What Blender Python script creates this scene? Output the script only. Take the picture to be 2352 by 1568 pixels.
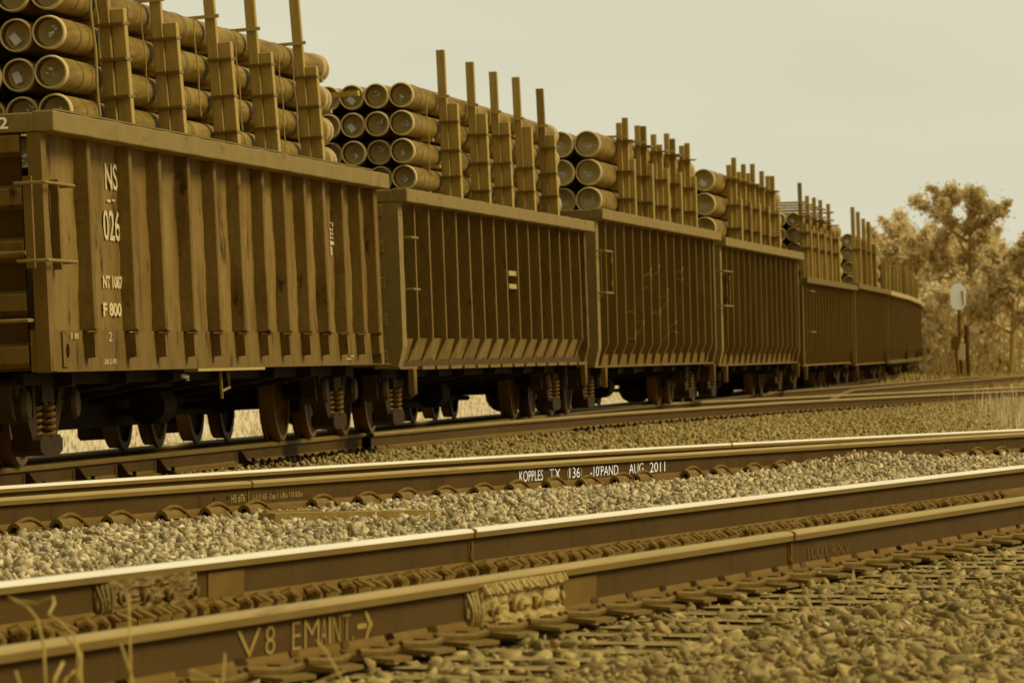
import bpy, bmesh, math, random
import numpy as np
from mathutils import Vector, Matrix
random.seed(7); rng = np.random.default_rng(11)
R = math.radians
for o in list(bpy.data.objects): bpy.data.objects.remove(o)
sc = bpy.context.scene
C = sc.collection

# ------------------------------------------------------------------ camera
cam_d = bpy.data.cameras.new("camera"); cam = bpy.data.objects.new("camera", cam_d); C.objects.link(cam)
cam_d.sensor_width = 36.0; cam_d.lens = 210.0
cam.location = (0, 0, 1.0); cam.rotation_euler = (R(90.017), 0, 0)
cam_d.clip_start = 0.5; cam_d.clip_end = 3000
cam_d.dof.use_dof = True; cam_d.dof.focus_distance = 37.0; cam_d.dof.aperture_fstop = 11.5
sc.camera = cam
# ------------------------------------------------------------------ world
SUN_EL, SUN_AZ = 42.0, 90.0      # azimuth clockwise from +Y (view direction)
w = bpy.data.worlds.new("World"); sc.world = w; w.use_nodes = True
nt = w.node_tree; nt.nodes.clear()
out = nt.nodes.new('ShaderNodeOutputWorld'); bg = nt.nodes.new('ShaderNodeBackground')
sky = nt.nodes.new('ShaderNodeTexSky'); sky.sky_type = 'NISHITA'; sky.sun_disc = False
sky.sun_elevation = R(SUN_EL); sky.sun_rotation = R(SUN_AZ); sky.dust_density = 4.0
bw = nt.nodes.new('ShaderNodeRGBToBW'); nt.links.new(sky.outputs[0], bw.inputs[0])
tint = nt.nodes.new('ShaderNodeMix'); tint.data_type = 'RGBA'; tint.blend_type = 'MULTIPLY'; tint.inputs[0].default_value = 1; tint.clamp_result = False
nt.links.new(bw.outputs[0], tint.inputs[6]); tint.inputs[7].default_value = (1.0, .93, .68, 1)
# thin overcast over the clear sky, with very soft cloud banks
geo = nt.nodes.new('ShaderNodeTexCoord'); mp = nt.nodes.new('ShaderNodeMapping'); mp.inputs['Scale'].default_value = (2.2, 2.2, 9)
nt.links.new(geo.outputs['Generated'], mp.inputs['Vector'])
nz = nt.nodes.new('ShaderNodeTexNoise'); nz.inputs['Scale'].default_value = 2.6; nz.inputs['Detail'].default_value = 4
nt.links.new(mp.outputs[0], nz.inputs['Vector'])
cl = nt.nodes.new('ShaderNodeMix'); cl.data_type = 'RGBA'; cl.clamp_result = False
cl.inputs[6].default_value = (5.75, 5.45, 3.95, 1); cl.inputs[7].default_value = (7.7, 7.45, 5.6, 1)
nt.links.new(nz.outputs['Fac'], cl.inputs[0])
sx = nt.nodes.new('ShaderNodeSeparateXYZ'); nt.links.new(geo.outputs['Generated'], sx.inputs[0])
mr = nt.nodes.new('ShaderNodeMapRange'); mr.inputs['From Min'].default_value = -.5; mr.inputs['From Max'].default_value = .6; mr.inputs['To Min'].default_value = .60; mr.inputs['To Max'].default_value = 1.0; nt.links.new(sx.outputs['Y'], mr.inputs['Value'])  # unseen overcast behind the view dimmed, added to darken faces towards the camera
cd = nt.nodes.new('ShaderNodeVectorMath'); cd.operation = 'SCALE'; nt.links.new(cl.outputs[2], cd.inputs[0]); nt.links.new(mr.outputs[0], cd.inputs['Scale'])
mx = nt.nodes.new('ShaderNodeMix'); mx.data_type = 'RGBA'; mx.clamp_result = False; mx.inputs[0].default_value = 0.93
nt.links.new(tint.outputs[2], mx.inputs[6]); nt.links.new(cd.outputs[0], mx.inputs[7])
nt.links.new(mx.outputs[2], bg.inputs[0]); bg.inputs[1].default_value = 0.112
nt.links.new(bg.outputs[0], out.inputs[0])
sl = bpy.data.lights.new("sun", 'SUN'); sl.energy = 3.1; sl.angle = R(24); sl.color = (1, .93, .78)
so = bpy.data.objects.new("sun", sl); C.objects.link(so)
sd = Vector((math.sin(R(SUN_AZ)) * math.cos(R(SUN_EL)), math.cos(R(SUN_AZ)) * math.cos(R(SUN_EL)), math.sin(R(SUN_EL))))
so.rotation_euler = sd.to_track_quat('Z', 'Y').to_euler()
sc.view_settings.view_transform = 'Standard'; sc.view_settings.look = 'None'
sc.view_settings.exposure = 0.0; sc.view_settings.gamma = 1.0
sc.render.resolution_x = 1024; sc.render.resolution_y = 682
try:
    sc.cycles.max_bounces = 8
except Exception: pass

# ------------------------------------------------------------------ image <-> place helpers (2352 x 1568 reading of the photo, used to work out distances)
F = 36.0 and 2352 * 210.0 / 36.0; V0 = 788.0
def pt(u, v, h):
    y = F * h / (v - V0); return Vector(((u - 1176) / F * y, y, 1 - h))
def puv(p): return (1176 + F * p.x / p.y, V0 + F * (1 - p.z) / p.y)

# ------------------------------------------------------------------ materials
MATS = {}
def tone(c):
    if max(c) > .60: return c
    if max(c) < .20: return (c[0] * .90, c[1] * .76, c[2] * .32)
    return (c[0] * .86, c[1] * .79, c[2] * .42)
def mat(name, col, col2=None, rough=.8, metal=0.0, scale=(3, 3, 3), contrast=.5, bump=0.0, bscale=40, spots=None, island=0.0, detail=6, spec=.10, streak=None):
    col = tone(col); col2 = tone(col2) if col2 else None
    if spots: spots = (tone(spots[0]), *spots[1:])
    if streak: streak = (tone(streak[0]), *streak[1:])
    m = bpy.data.materials.new(name); m.use_nodes = True; n = m.node_tree; b = n.nodes['Principled BSDF']
    b.inputs['Roughness'].default_value = rough; b.inputs['Metallic'].default_value = metal
    b.inputs['Specular IOR Level'].default_value = spec
    tc = n.nodes.new('ShaderNodeTexCoord')
    def noise(sc3, s=1.0, det=detail):
        mp = n.nodes.new('ShaderNodeMapping'); mp.inputs['Scale'].default_value = sc3; n.links.new(tc.outputs['Object'], mp.inputs[0])
        t = n.nodes.new('ShaderNodeTexNoise'); t.inputs['Scale'].default_value = s; t.inputs['Detail'].default_value = det; t.inputs['Roughness'].default_value = .65
        n.links.new(mp.outputs[0], t.inputs['Vector']); return t
    def ramp(src, lo, hi):
        r = n.nodes.new('ShaderNodeMapRange'); r.inputs['From Min'].default_value = lo; r.inputs['From Max'].default_value = hi; r.clamp = True
        n.links.new(src, r.inputs['Value']); return r.outputs[0]
    def mix(fac, a, bb):
        x = n.nodes.new('ShaderNodeMix'); x.data_type = 'RGBA'
        if isinstance(fac, float): x.inputs[0].default_value = fac
        else: n.links.new(fac, x.inputs[0])
        for i, c in ((6, a), (7, bb)):
            if isinstance(c, tuple): x.inputs[i].default_value = (*c, 1)
            else: n.links.new(c, x.inputs[i])
        return x.outputs[2]
    cur = col
    if col2:
        t = noise(scale); cur = mix(ramp(t.outputs['Fac'], .5 - .25 * (1 - contrast) - .05, .5 + .25 * (1 - contrast) + .05), col, col2)
    if streak:                                    # (colour, scale3, lo, hi)
        t = noise(streak[1]); cur = mix(ramp(t.outputs['Fac'], streak[2], streak[3]), cur, streak[0])
    if spots:
        t = noise(spots[1]); cur = mix(ramp(t.outputs['Fac'], spots[2], spots[3]), cur, spots[0])
    if island:
        g = n.nodes.new('ShaderNodeNewGeometry'); h = n.nodes.new('ShaderNodeHueSaturation')
        r = n.nodes.new('ShaderNodeMapRange'); r.inputs['To Min'].default_value = 1 - island; r.inputs['To Max'].default_value = 1 + island
        n.links.new(g.outputs['Random Per Island'], r.inputs['Value']); n.links.new(r.outputs[0], h.inputs['Value'])
        if isinstance(cur, tuple): h.inputs['Color'].default_value = (*cur, 1)
        else: n.links.new(cur, h.inputs['Color'])
        cur = h.outputs[0]
    if isinstance(cur, tuple): b.inputs['Base Color'].default_value = (*cur, 1)
    else: n.links.new(cur, b.inputs['Base Color'])
    if bump:
        t = noise((1, 1, 1), bscale, 5); bp = n.nodes.new('ShaderNodeBump'); bp.inputs['Strength'].default_value = min(1, bump); bp.inputs['Distance'].default_value = .02
        n.links.new(t.outputs['Fac'], bp.inputs['Height']); n.links.new(bp.outputs[0], b.inputs['Normal'])
    MATS[name] = m; return m
DK = (.055, .030, .004)
mat('paint_a', (.185, .120, .038), (.26, .178, .070), .75, scale=(1.3, 1.3, .6), contrast=.65, bump=.6, bscale=5,
    streak=((.095, .055, .010), (2.6, 2.6, .9), .48, .72), spots=((.050, .027, .004), (4, 4, 1.6), .57, .66))
mat('rib_a', (.155, .098, .028), (.21, .14, .048), .75, scale=(3, 3, 1), bump=.4, bscale=8, spots=((.05, .028, .005), (6, 6, 3), .60, .68), streak=((.10, .060, .012), (3, 3, 1.4), .50, .75))
mat('chord', (.225, .162, .072), (.27, .20, .09), .75, scale=(2, 6, 6), bump=.35, bscale=12, spots=((.17, .105, .03), (3, 9, 9), .60, .72))
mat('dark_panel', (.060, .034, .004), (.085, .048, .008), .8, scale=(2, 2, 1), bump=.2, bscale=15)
mat('rib_b', (.16, .105, .031), (.22, .15, .052), .75, scale=(6, 6, 2), bump=.3, bscale=20, spots=((.09, .052, .010), (9, 9, 5), .6, .7))
mat('band', (.25, .18, .075), (.16, .108, .034), .8, scale=(3, 3, 3), contrast=.6, bump=.5, bscale=20, spots=((.07, .04, .008), (6, 6, 5), .60, .70))
mat('scarred', (.21, .14, .045), (.10, .06, .012), .8, scale=(4, 4, 4), contrast=.7, bump=.5, bscale=25, spots=((.36, .27, .12), (7, 7, 6), .62, .70))
mat('rib_c', (.15, .098, .028), (.20, .138, .046), .75, scale=(5, 5, 1.5), bump=.2)
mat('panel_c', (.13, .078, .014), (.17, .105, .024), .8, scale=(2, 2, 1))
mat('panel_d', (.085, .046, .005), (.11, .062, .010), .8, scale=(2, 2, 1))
mat('rib_d', (.21, .14, .04), (.25, .165, .05), .8, scale=(2, 2, 1))
mat('pipe', (.24, .165, .060), (.33, .235, .095), .5, scale=(1.6, 4, 4), contrast=.5, bump=.12, bscale=6, spec=.02, streak=((.13, .082, .022), (.7, 7, 7), .46, .66), spots=((.40, .29, .12), (1.5, 12, 12), .64, .72))
mat('pipe_in', (.24, .165, .06), (.19, .125, .042), .38, scale=(5, 5, 5))  # inner wall coloured darker, putting a crescent of shade into the pipe mouths
mat('plug', (.66, .50, .17), (.62, .45, .14), .20, spec=.6, scale=(5, 8, 8), contrast=.3, bump=.35, bscale=9)
mat('white_label_glint', (.98, .96, .84), rough=.45)
mat('collar', (.62, .48, .23), (.56, .42, .19), .6, scale=(6, 6, 6))
mat('timber', (.52, .39, .185), (.36, .26, .11), .85, scale=(9, 9, 1.3), contrast=.5, bump=.4, bscale=30, spots=((.16, .10, .03), (8, 8, 3), .64, .72))
mat('timber_dark', (.36, .26, .11), (.25, .17, .06), .85, scale=(9, 9, 1.3), bump=.4, bscale=30)
mat('strap', (.20, .135, .045), rough=.5, metal=.3)
mat('strap_pale', (.42, .33, .16), rough=.5)
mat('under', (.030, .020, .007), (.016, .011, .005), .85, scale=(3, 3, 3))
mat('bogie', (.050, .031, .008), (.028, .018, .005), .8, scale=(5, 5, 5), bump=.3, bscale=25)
mat('spring', (.14, .088, .020), rough=.7)
mat('wheel_face', (.060, .036, .008), (.10, .062, .014), .7, scale=(5, 5, 5))
mat('tread', (.17, .11, .035), rough=.5, metal=.5)
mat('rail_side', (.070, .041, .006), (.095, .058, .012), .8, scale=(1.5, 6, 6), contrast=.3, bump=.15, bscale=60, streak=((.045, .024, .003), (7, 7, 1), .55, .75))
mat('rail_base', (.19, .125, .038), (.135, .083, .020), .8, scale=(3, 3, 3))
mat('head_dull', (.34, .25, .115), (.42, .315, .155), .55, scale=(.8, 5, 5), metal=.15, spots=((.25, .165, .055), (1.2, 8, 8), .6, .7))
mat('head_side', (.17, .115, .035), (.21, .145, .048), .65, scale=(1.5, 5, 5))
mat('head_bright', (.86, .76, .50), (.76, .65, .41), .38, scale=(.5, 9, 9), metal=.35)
mat('chalk', (.55, .43, .21), (.34, .24, .09), .9, scale=(25, 25, 9), contrast=.4)
mat('paint_white', (.64, .53, .30), (.46, .34, .15), .85, scale=(20, 20, 7), contrast=.4)
mat('faded_letter', (.40, .29, .115), (.30, .20, .065), .85, scale=(12, 12, 4), contrast=.4)
mat('clip', (.14, .085, .018), (.20, .13, .035), .75, scale=(20, 20, 20))
mat('clip_pale', (.20, .135, .042), (.14, .09, .023), .75, scale=(15, 15, 15))
mat('lump', (.50, .38, .18), (.34, .24, .09), .35, scale=(14, 14, 10), contrast=.7, bump=1.0, bscale=22, spots=((.11, .065, .012), (9, 9, 9), .56, .66))
mat('lump_brown', (.30, .21, .08), (.20, .13, .035), .4, scale=(20, 20, 14), contrast=.6, bump=1.0, bscale=40, spots=((.08, .046, .008), (14, 14, 14), .58, .68))
mat('hole', (.010, .007, .003), rough=.9)
mat('stone_pale', (.61, .49, .26), (.32, .24, .12), .9, scale=(30, 30, 30), contrast=.4, island=.45, bump=.4, bscale=120)
mat('stone_brown', (.40, .31, .18), (.29, .215, .115), .9, scale=(20, 20, 20), island=.40, bump=.4, bscale=90)
mat('stone_far', (.42, .33, .18), (.28, .205, .10), .9, scale=(1.2, 1.2, 1.2), contrast=.5, island=.28)
mat('ground_m', (.33, .25, .135), (.42, .325, .185), .95, scale=(2.2, 2.2, 2.2), contrast=.3, bump=.9, bscale=22, spots=((.40, .30, .135), (9, 9, 9), .60, .70))
mat('field', (.64, .53, .32), (.61, .48, .26), .95, scale=(.25, .25, .25), contrast=.3, bump=.8, bscale=8)
mat('tie', (.38, .29, .15), (.24, .17, .075), .9, scale=(1.2, 14, 14), contrast=.5, bump=.6, bscale=30)
mat('trunk', (.42, .32, .17), (.34, .25, .12), .95, scale=(5, 5, 2))
mat('leaf_a', (.62, .48, .20), (.68, .53, .24), .9, scale=(.7, .7, .7), island=.35)  # both leaf colours paled, putting the distance haze into them
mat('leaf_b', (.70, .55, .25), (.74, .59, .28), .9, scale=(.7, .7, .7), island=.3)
mat('grass_dry', (.72, .59, .33), (.62, .48, .24), .9, scale=(2, 2, 2), island=.35)
mat('grass_tan', (.44, .32, .14), (.34, .24, .09), .9, scale=(2, 2, 2), island=.35)
mat('blade', (.52, .40, .18), (.42, .30, .12), .8, scale=(9, 9, 4), island=.2)
mat('white_sign', (1, 1, .90), (.93, .93, .82), .5, scale=(4, 4, 4))
mat('cream_box', (.62, .48, .24), rough=.7)
mat('post_dark', (.10, .055, .008), rough=.85)
mat('post_brown', (.17, .11, .025), rough=.85)
M = MATS
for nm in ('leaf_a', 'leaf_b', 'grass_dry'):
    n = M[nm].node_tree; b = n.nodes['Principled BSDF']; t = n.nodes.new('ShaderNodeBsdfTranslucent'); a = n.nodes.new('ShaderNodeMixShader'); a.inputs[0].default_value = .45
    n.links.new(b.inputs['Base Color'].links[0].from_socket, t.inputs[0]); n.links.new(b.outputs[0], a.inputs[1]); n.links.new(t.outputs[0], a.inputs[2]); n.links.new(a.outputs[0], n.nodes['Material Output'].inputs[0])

# ------------------------------------------------------------------ mesh builder
class MB:
    def __init__(s): s.v = []; s.f = []; s.m = []
    def add(s, vs, fs, mi=0, mtx=None):
        n = len(s.v)
        s.v += [tuple(mtx @ Vector(a)) if mtx else tuple(a) for a in vs]
        s.f += [tuple(i + n for i in f) for f in fs]; s.m += [mi] * len(fs); return s
    def box(s, c, d, mi=0, rot=None, mtx=None, taper=1.0):
        x, y, z = (a / 2 for a in d)
        vs = [Vector((i * x * (taper if k > 0 else 1), j * y * (taper if k > 0 else 1), k * z)) for i in (-1, 1) for j in (-1, 1) for k in (-1, 1)]
        if rot: vs = [rot @ a for a in vs]
        vs = [a + Vector(c) for a in vs]
        return s.add(vs, [(0, 1, 3, 2), (4, 6, 7, 5), (0, 4, 5, 1), (2, 3, 7, 6), (0, 2, 6, 4), (1, 5, 7, 3)], mi, mtx)
    def tube(s, pts, r, seg=8, mi=0, cap=True, mtx=None):
        pts = [Vector(p) for p in pts]; rr = r if isinstance(r, (list, tuple)) else [r] * len(pts)
        vs = []; n = len(pts); up = None
        for i, p in enumerate(pts):
            t = (pts[min(i + 1, n - 1)] - pts[max(i - 1, 0)]).normalized()
            if up is None:
                up = t.orthogonal().normalized()
            up = (up - t * up.dot(t)).normalized(); b = t.cross(up)
            for k in range(seg):
                a = 2 * math.pi * k / seg; vs.append(p + (up * math.cos(a) + b * math.sin(a)) * rr[i])
        fs = [(i * seg + k, i * seg + (k + 1) % seg, (i + 1) * seg + (k + 1) % seg, (i + 1) * seg + k) for i in range(n - 1) for k in range(seg)]
        if cap: fs += [tuple(range(seg))[::-1], tuple((n - 1) * seg + k for k in range(seg))]
        return s.add(vs, fs, mi, mtx)
    def prism(s, poly, a0, a1, axis='y', mi=0, mtx=None):
        def m3(p, a): return (p[0], a, p[1]) if axis == 'y' else ((a, p[0], p[1]) if axis == 'x' else (p[0], p[1], a))
        n = len(poly); vs = [m3(p, a0) for p in poly] + [m3(p, a1) for p in poly]
        fs = [tuple(range(n)), tuple(range(n, 2 * n))[::-1]] + [(i, i + n, (i + 1) % n + n, (i + 1) % n) for i in range(n)]
        return s.add(vs, fs, mi, mtx)
    def lathe(s, prof, seg=32, axis='y', mis=None, mtx=None):   # prof: (a, r) along the axis; open
        n = len(prof); vs = []
        for a, r in prof:
            for k in range(seg):
                t = 2 * math.pi * k / seg; c, q = r * math.cos(t), r * math.sin(t)
                vs.append((c, a, q) if axis == 'y' else (a, c, q))
        n0 = len(s.v); s.v += [tuple(mtx @ Vector(a)) if mtx else a for a in vs]
        for i in range(n - 1):
            for k in range(seg):
                s.f.append((n0 + i * seg + k, n0 + i * seg + (k + 1) % seg, n0 + (i + 1) * seg + (k + 1) % seg, n0 + (i + 1) * seg + k)); s.m.append(mis[i] if mis else 0)
        return s
    def build(s, name, mats, parent=None, smooth=False, mtx=None):
        me = bpy.data.meshes.new(name); me.from_pydata(s.v, [], s.f)
        for m in (mats if isinstance(mats, list) else [mats]): me.materials.append(m)
        me.polygons.foreach_set('material_index', s.m)
        bm = bmesh.new(); bm.from_mesh(me); bmesh.ops.recalc_face_normals(bm, faces=bm.faces); bm.to_mesh(me); bm.free()
        if smooth:
            me.shade_smooth()
            try: me.set_sharp_from_angle(angle=R(38))
            except Exception: pass
        o = bpy.data.objects.new(name, me); C.objects.link(o)
        if parent: o.parent = parent
        if mtx is not None: o.matrix_local = mtx
        return o
def tag(o, label=None, cat=None, group=None, kind=None):
    if label: o['label'] = label
    if cat: o['category'] = cat
    if group: o['group'] = group
    if kind: o['kind'] = kind
    return o
def empty(name, mtx=None, parent=None):
    o = bpy.data.objects.new(name, None); C.objects.link(o); o.empty_display_size = .1
    if parent: o.parent = parent
    if mtx is not None: o.matrix_local = mtx
    return o
def dup(o, parent=None, mtx=None):
    c = o.copy(); C.objects.link(c); c.parent = parent
    if mtx is not None: c.matrix_local = mtx
    return c
def copy_tree(o, mtx):
    c = dup(o, None, mtx)
    for ch in o.children:
        d = dup(ch, c); d.matrix_local = ch.matrix_local
        for g in ch.children: e = dup(g, d); e.matrix_local = g.matrix_local
    return c
def text(body, w, h, mtx, material, parent, name, shear=0.0, off=0.0):
    cu = bpy.data.curves.new('t', 'FONT'); cu.body = body; cu.shear = shear; cu.offset = off; cu.resolution_u = 3
    o = bpy.data.objects.new('t', cu); C.objects.link(o); bpy.context.view_layer.update()
    dg = bpy.context.evaluated_depsgraph_get(); me = bpy.data.meshes.new_from_object(o.evaluated_get(dg))
    bpy.data.objects.remove(o); bpy.data.curves.remove(cu)
    co = np.empty(len(me.vertices) * 3); me.vertices.foreach_get('co', co); co = co.reshape(-1, 3)
    lo, hi = co.min(0), co.max(0); co[:, 0] = (co[:, 0] - lo[0]) / (hi[0] - lo[0]) * w; co[:, 1] = (co[:, 1] - lo[1]) / (hi[1] - lo[1]) * h
    me.vertices.foreach_set('co', co.ravel()); me.materials.clear(); me.materials.append(material); me.name = name
    t = bpy.data.objects.new(name, me); C.objects.link(t); t.parent = parent; t.matrix_local = mtx; return t

# ------------------------------------------------------------------ the train's curved path
HW = 1.52
A0 = math.atan(.1282)
def xc(y):
    d = max(0, y - 95); return .1282 * y - 8.745 - HW / math.cos(A0) - .5 * .00057 * d * d
def slope(y): return .1282 - .00057 * max(0, y - 95)
def side_pt(y, lat, z):                 # lat: metres to the right (near side) of the centre line
    a = math.atan(slope(y)); return Vector((xc(y) + lat * math.cos(a), y - lat * math.sin(a), z))
TRK = .035                               # height of the middle of the canted rail tops
# ================================================================== TRACKS
RAILP = [(-.076, 0), (-.076, .012), (-.02, .026), (-.0095, .045), (-.0088, .135), (-.036, .147), (-.0375, .170), (-.0345, .179), (-.024, .1848), (-.010, .1865),
         (.010, .1865), (.024, .1848), (.0345, .179), (.0375, .170), (.036, .147), (.0088, .135), (.0095, .045), (.02, .026), (.076, .012), (.076, 0)]
def rail_mi(i):
    if 6 <= i <= 12: return 1            # running surface and its worn corners
    if i in (5, 13): return 2            # head sides
    if i in (0, 1, 2, 16, 17, 18): return 3     # foot
    return 0
class Line:
    def __init__(s, pts):
        s.p = [Vector(a) for a in pts]; s.c = [0]
        for a, b in zip(s.p, s.p[1:]): s.c.append(s.c[-1] + (b - a).length)
        s.L = s.c[-1]
    def at(s, d):
        d = max(0, min(s.L, d)); i = 0
        while i < len(s.c) - 2 and s.c[i + 1] < d: i += 1
        t = (d - s.c[i]) / (s.c[i + 1] - s.c[i]); p = s.p[i].lerp(s.p[i + 1], t); dr = (s.p[i + 1] - s.p[i]).normalized()
        return p, dr
    def frame(s, d):                      # x along the rail, y left, z up; origin at the rail foot centre
        p, dr = s.at(d); y = Vector((-dr.y, dr.x, 0)).normalized(); z = dr.cross(y)
        return Matrix(((dr.x, y.x, z.x, p.x), (dr.y, y.y, z.y, p.y), (dr.z, y.z, z.z, p.z), (0, 0, 0, 1)))
    def d_u(s, u):
        lo, hi = 0, s.L
        for _ in range(40):
            m = (lo + hi) / 2; lo, hi = (m, hi) if puv(s.at(m)[0])[0] < u else (lo, m)
        return lo
    def x_at(s, y):
        for a, b in zip(s.p, s.p[1:]):
            if a.y <= y <= b.y: return a.x + (b.x - a.x) * (y - a.y) / (b.y - a.y)
        a, b = (s.p[0], s.p[1]) if y < s.p[0].y else (s.p[-2], s.p[-1])
        return a.x + (b.x - a.x) * (y - a.y) / (b.y - a.y)
def make_rail(line, name, label, top, group=None, side='rail_side', hside='head_side'):
    step = []; d = 0
    while d < line.L: step.append(d); d += 2.5
    step.append(line.L); step = sorted(set(round(q, 4) for q in step + list(line.c))); step = [q for i, q in enumerate(step) if i == 0 or q - step[i - 1] > .002]; n = len(RAILP); b = MB()
    o0 = line.frame(0); inv = o0.inverted()
    for d in step: 
        f = inv @ line.frame(d); b.v += [tuple(f @ Vector((0, a, z))) for a, z in RAILP]
    for i in range(len(step) - 1):
        for k in range(n):
            b.f.append((i * n + k, i * n + (k + 1) % n, (i + 1) * n + (k + 1) % n, (i + 1) * n + k)); b.m.append(rail_mi(k))
    b.f += [tuple(range(n)), tuple((len(step) - 1) * n + k for k in range(n))]; b.m += [0, 0]
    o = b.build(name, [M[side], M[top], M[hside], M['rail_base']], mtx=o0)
    tag(o, label, 'rail', group); o['_d'] = 0; del o['_d']
    return o
def on_rail(line, d, y=0, z=0, rot=None):  # matrix local to the rail object
    m = line.frame(0).inverted() @ line.frame(d) @ Matrix.Translation((0, y, z))
    return m @ rot if rot else m
H = .1865
def foot(p): return Vector((p.x, p.y, p.z - H))
a, b_ = pt(0, 1484, .79), pt(2352, 1139, .79); dv = (b_ - a)
L3 = Line([foot(a - dv * .28), foot(a), foot(b_), foot(b_ + dv * 1.2)])
a, b_ = pt(0, 1335, .79), pt(2352, 1067, .79); dv = (b_ - a)
L2 = Line([foot(a - dv * .28), foot(a), foot(b_), foot(b_ + dv * 1.2)])
def qfit(us, vs, hs, ext=(-500, 2900)):
    c = np.polyfit(us, vs, 2); ch = np.polyfit(us, hs, 1)
    ps = [foot(pt(u, float(np.polyval(c, u)), float(np.polyval(ch, u)))) for u in np.linspace(*ext, 18)]
    return Line(ps)
LK = qfit([0, 339, 796, 1202, 1592, 1970, 2352], [1142.6, 1120, 1087, 1061.5, 1040, 1014, 992], [.82] * 7)
LB = qfit([0, 339, 796, 1202, 1556, 1970, 2352], [1115, 1095, 1064, 1043, 1023, 1002.5, 984], np.linspace(.85, .87, 7))
cant = R(2.7)
LT1 = Line([foot(side_pt(y, .753, TRK + .753 * math.sin(cant))) for y in np.concatenate([np.arange(14, 96, 6), np.arange(98, 330, 8)])])
LT2 = Line([foot(side_pt(y, -.753, TRK - .753 * math.sin(cant))) for y in np.concatenate([np.arange(14, 96, 6), np.arange(98, 330, 8)])])
def t1x(y): return LT1.x_at(y)
zq = LT1.p[3].z
LQ = Line([Vector((t1x(62) + .10, 62, zq)), Vector((t1x(71) + .25, 71, zq)), Vector((t1x(80) + .62, 80, zq)), Vector((pt(1556, 937, .93).x + .25, 86.5, zq)),
           Vector((4.3, 95, zq)), Vector((6.8, 105.5, zq)), Vector((10.15, 119, zq)), Vector((17, 145, zq)), Vector((33, 200, zq))])
LQ2 = Line([p_ + Vector((-1.46, .33, 0)) for p_ in LQ.p[2:]])
p0_ = foot(pt(1960, 893, .85)); d0_ = (foot(pt(2352, 861, .85)) - p0_).normalized()
LR = Line([p0_ - d0_ * 7 - Vector((0, 0, .24)), p0_ - d0_ * 1.5 - Vector((0, 0, .03)), p0_, foot(pt(2352, 861, .85)), foot(pt(2352, 861, .85) + Vector((30, 150, 0)))])
LR2 = Line([p + Vector((-1.5, .25, -.05)) for p in LR.p])

r3 = make_rail(L3, 'rail', 'nearest rail, dull top, chalked MAINT and an arrow on its web', 'head_dull')
r2 = make_rail(L2, 'rail', 'polished bright rail just behind the nearest rail', 'head_bright')
rk = make_rail(LK, 'rail', 'dull brown rail with white date lettering and spring clips', 'head_dull')
rb = make_rail(LB, 'rail', 'thin shiny rail showing right behind the lettered rail', 'head_bright')
rt1 = make_rail(LT1, 'rail', 'rail under the near wheels of the gondola train', 'head_side', side='rail_side')
rt2 = make_rail(LT2, 'rail', 'rail under the far wheels of the gondola train', 'head_bright')
rq = make_rail(LQ, 'rail', 'near rail of the siding branching right from the train', 'head_dull', side='rail_side')
rq2 = make_rail(LQ2, 'rail', 'second rail of the siding branching right from the train', 'head_dull')
rr = make_rail(LR, 'rail', 'farthest rail at the right, below the trackside signs', 'head_side')
rr2 = make_rail(LR2, 'rail', 'rail hidden behind the farthest right hand rail', 'head_side')

# ---- lettering on the rails
def letter(line, robj, body, u0, u1, zb, h, material, name='lettering', side=-.0105, shear=0.0, off=0.0):
    d0, d1 = line.d_u(u0), line.d_u(u1)
    m = on_rail(line, d0, side - .0015, zb) @ Matrix.Rotation(R(90), 4, 'X')
    # text x -> rail x, text y -> up ; normal faces the near side
    return text(body, d1 - d0, h, m @ Matrix.Translation((0, 0, .0012)), material, robj, name, shear, off)
for body, u0, u1, off in (("KOPPLES", 1189, 1243, .01), ("TX", 1258, 1283, 0), ("136", 1304, 1328, .015), ("-10'PAND", 1352, 1416, .01), ("AUG", 1441, 1474, .01), ("2011", 1489, 1524, .01)):
    letter(LK, rk, body, u0, u1, .058, .074, M['white_label_glint'], off=-.008)
letter(LK, rk, "(", 1299, 1303, .045, .085, M['chalk']); letter(LK, rk, ")", 1329, 1333, .045, .085, M['chalk'])
letter(LK, rk, "H5 #76", 527, 558, .060, .05, M['chalk'], 'chalk_note')
letter(LK, rk, "1-111 65  Cup 1 1/8 a 110 KSm", 577, 690, .060, .042, M['chalk'], 'chalk_note')
letter(LK, rk, "8/8th (7)", 1942, 1988, .060, .05, M['chalk'], 'chalk_note')
for body, u0, u1 in (("V", 535, 590), ("8", 600, 622), ("E", 662, 682), ("M", 690, 724), ("A", 728, 742), ("I", 746, 751), ("N", 755, 772), ("T.", 778, 803)):
    letter(L3, r3, body, u0, u1, .047, .085, M['faded_letter'], 'chalk_letter', off=-.012)
ar = MB(); d0, d1 = L3.d_u(812), L3.d_u(848); Lw = d1 - d0
for s_ in (1,): ar.add([(0, 0, .078), (Lw * .6, 0, .078), (Lw * .6, 0, .094), (0, 0, .094)], [(0, 1, 2, 3)])
ar.add([(Lw * .45, 0, .128), (Lw * .62, 0, .132), (Lw, 0, .088), (Lw * .62, 0, .042), (Lw * .48, 0, .046), (Lw * .72, 0, .088)], [(0, 1, 2, 5), (5, 2, 3, 4)])
ar.build('chalk_arrow', M['faded_letter'], r3, mtx=on_rail(L3, d0, -.0125, 0))
letter(L3, r3, "1UU UR.X.V", 1850, 1945, .055, .045, M['rail_base'], 'faint_marks')
# ---- bolt holes in the web of the lettered rail
hb = MB(); hb.lathe([(0, 0.0001), (0, .012)], 14)
hole = hb.build('bolt_hole', M['hole'], rk)
first = True
for u in (488, 519, 614, 644, 2170, 2184, 2300, 2312):
    o = hole if first else dup(hole, rk); first = False
    o.matrix_local = on_rail(LK, LK.d_u(u), -.0118, .095)
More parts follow.
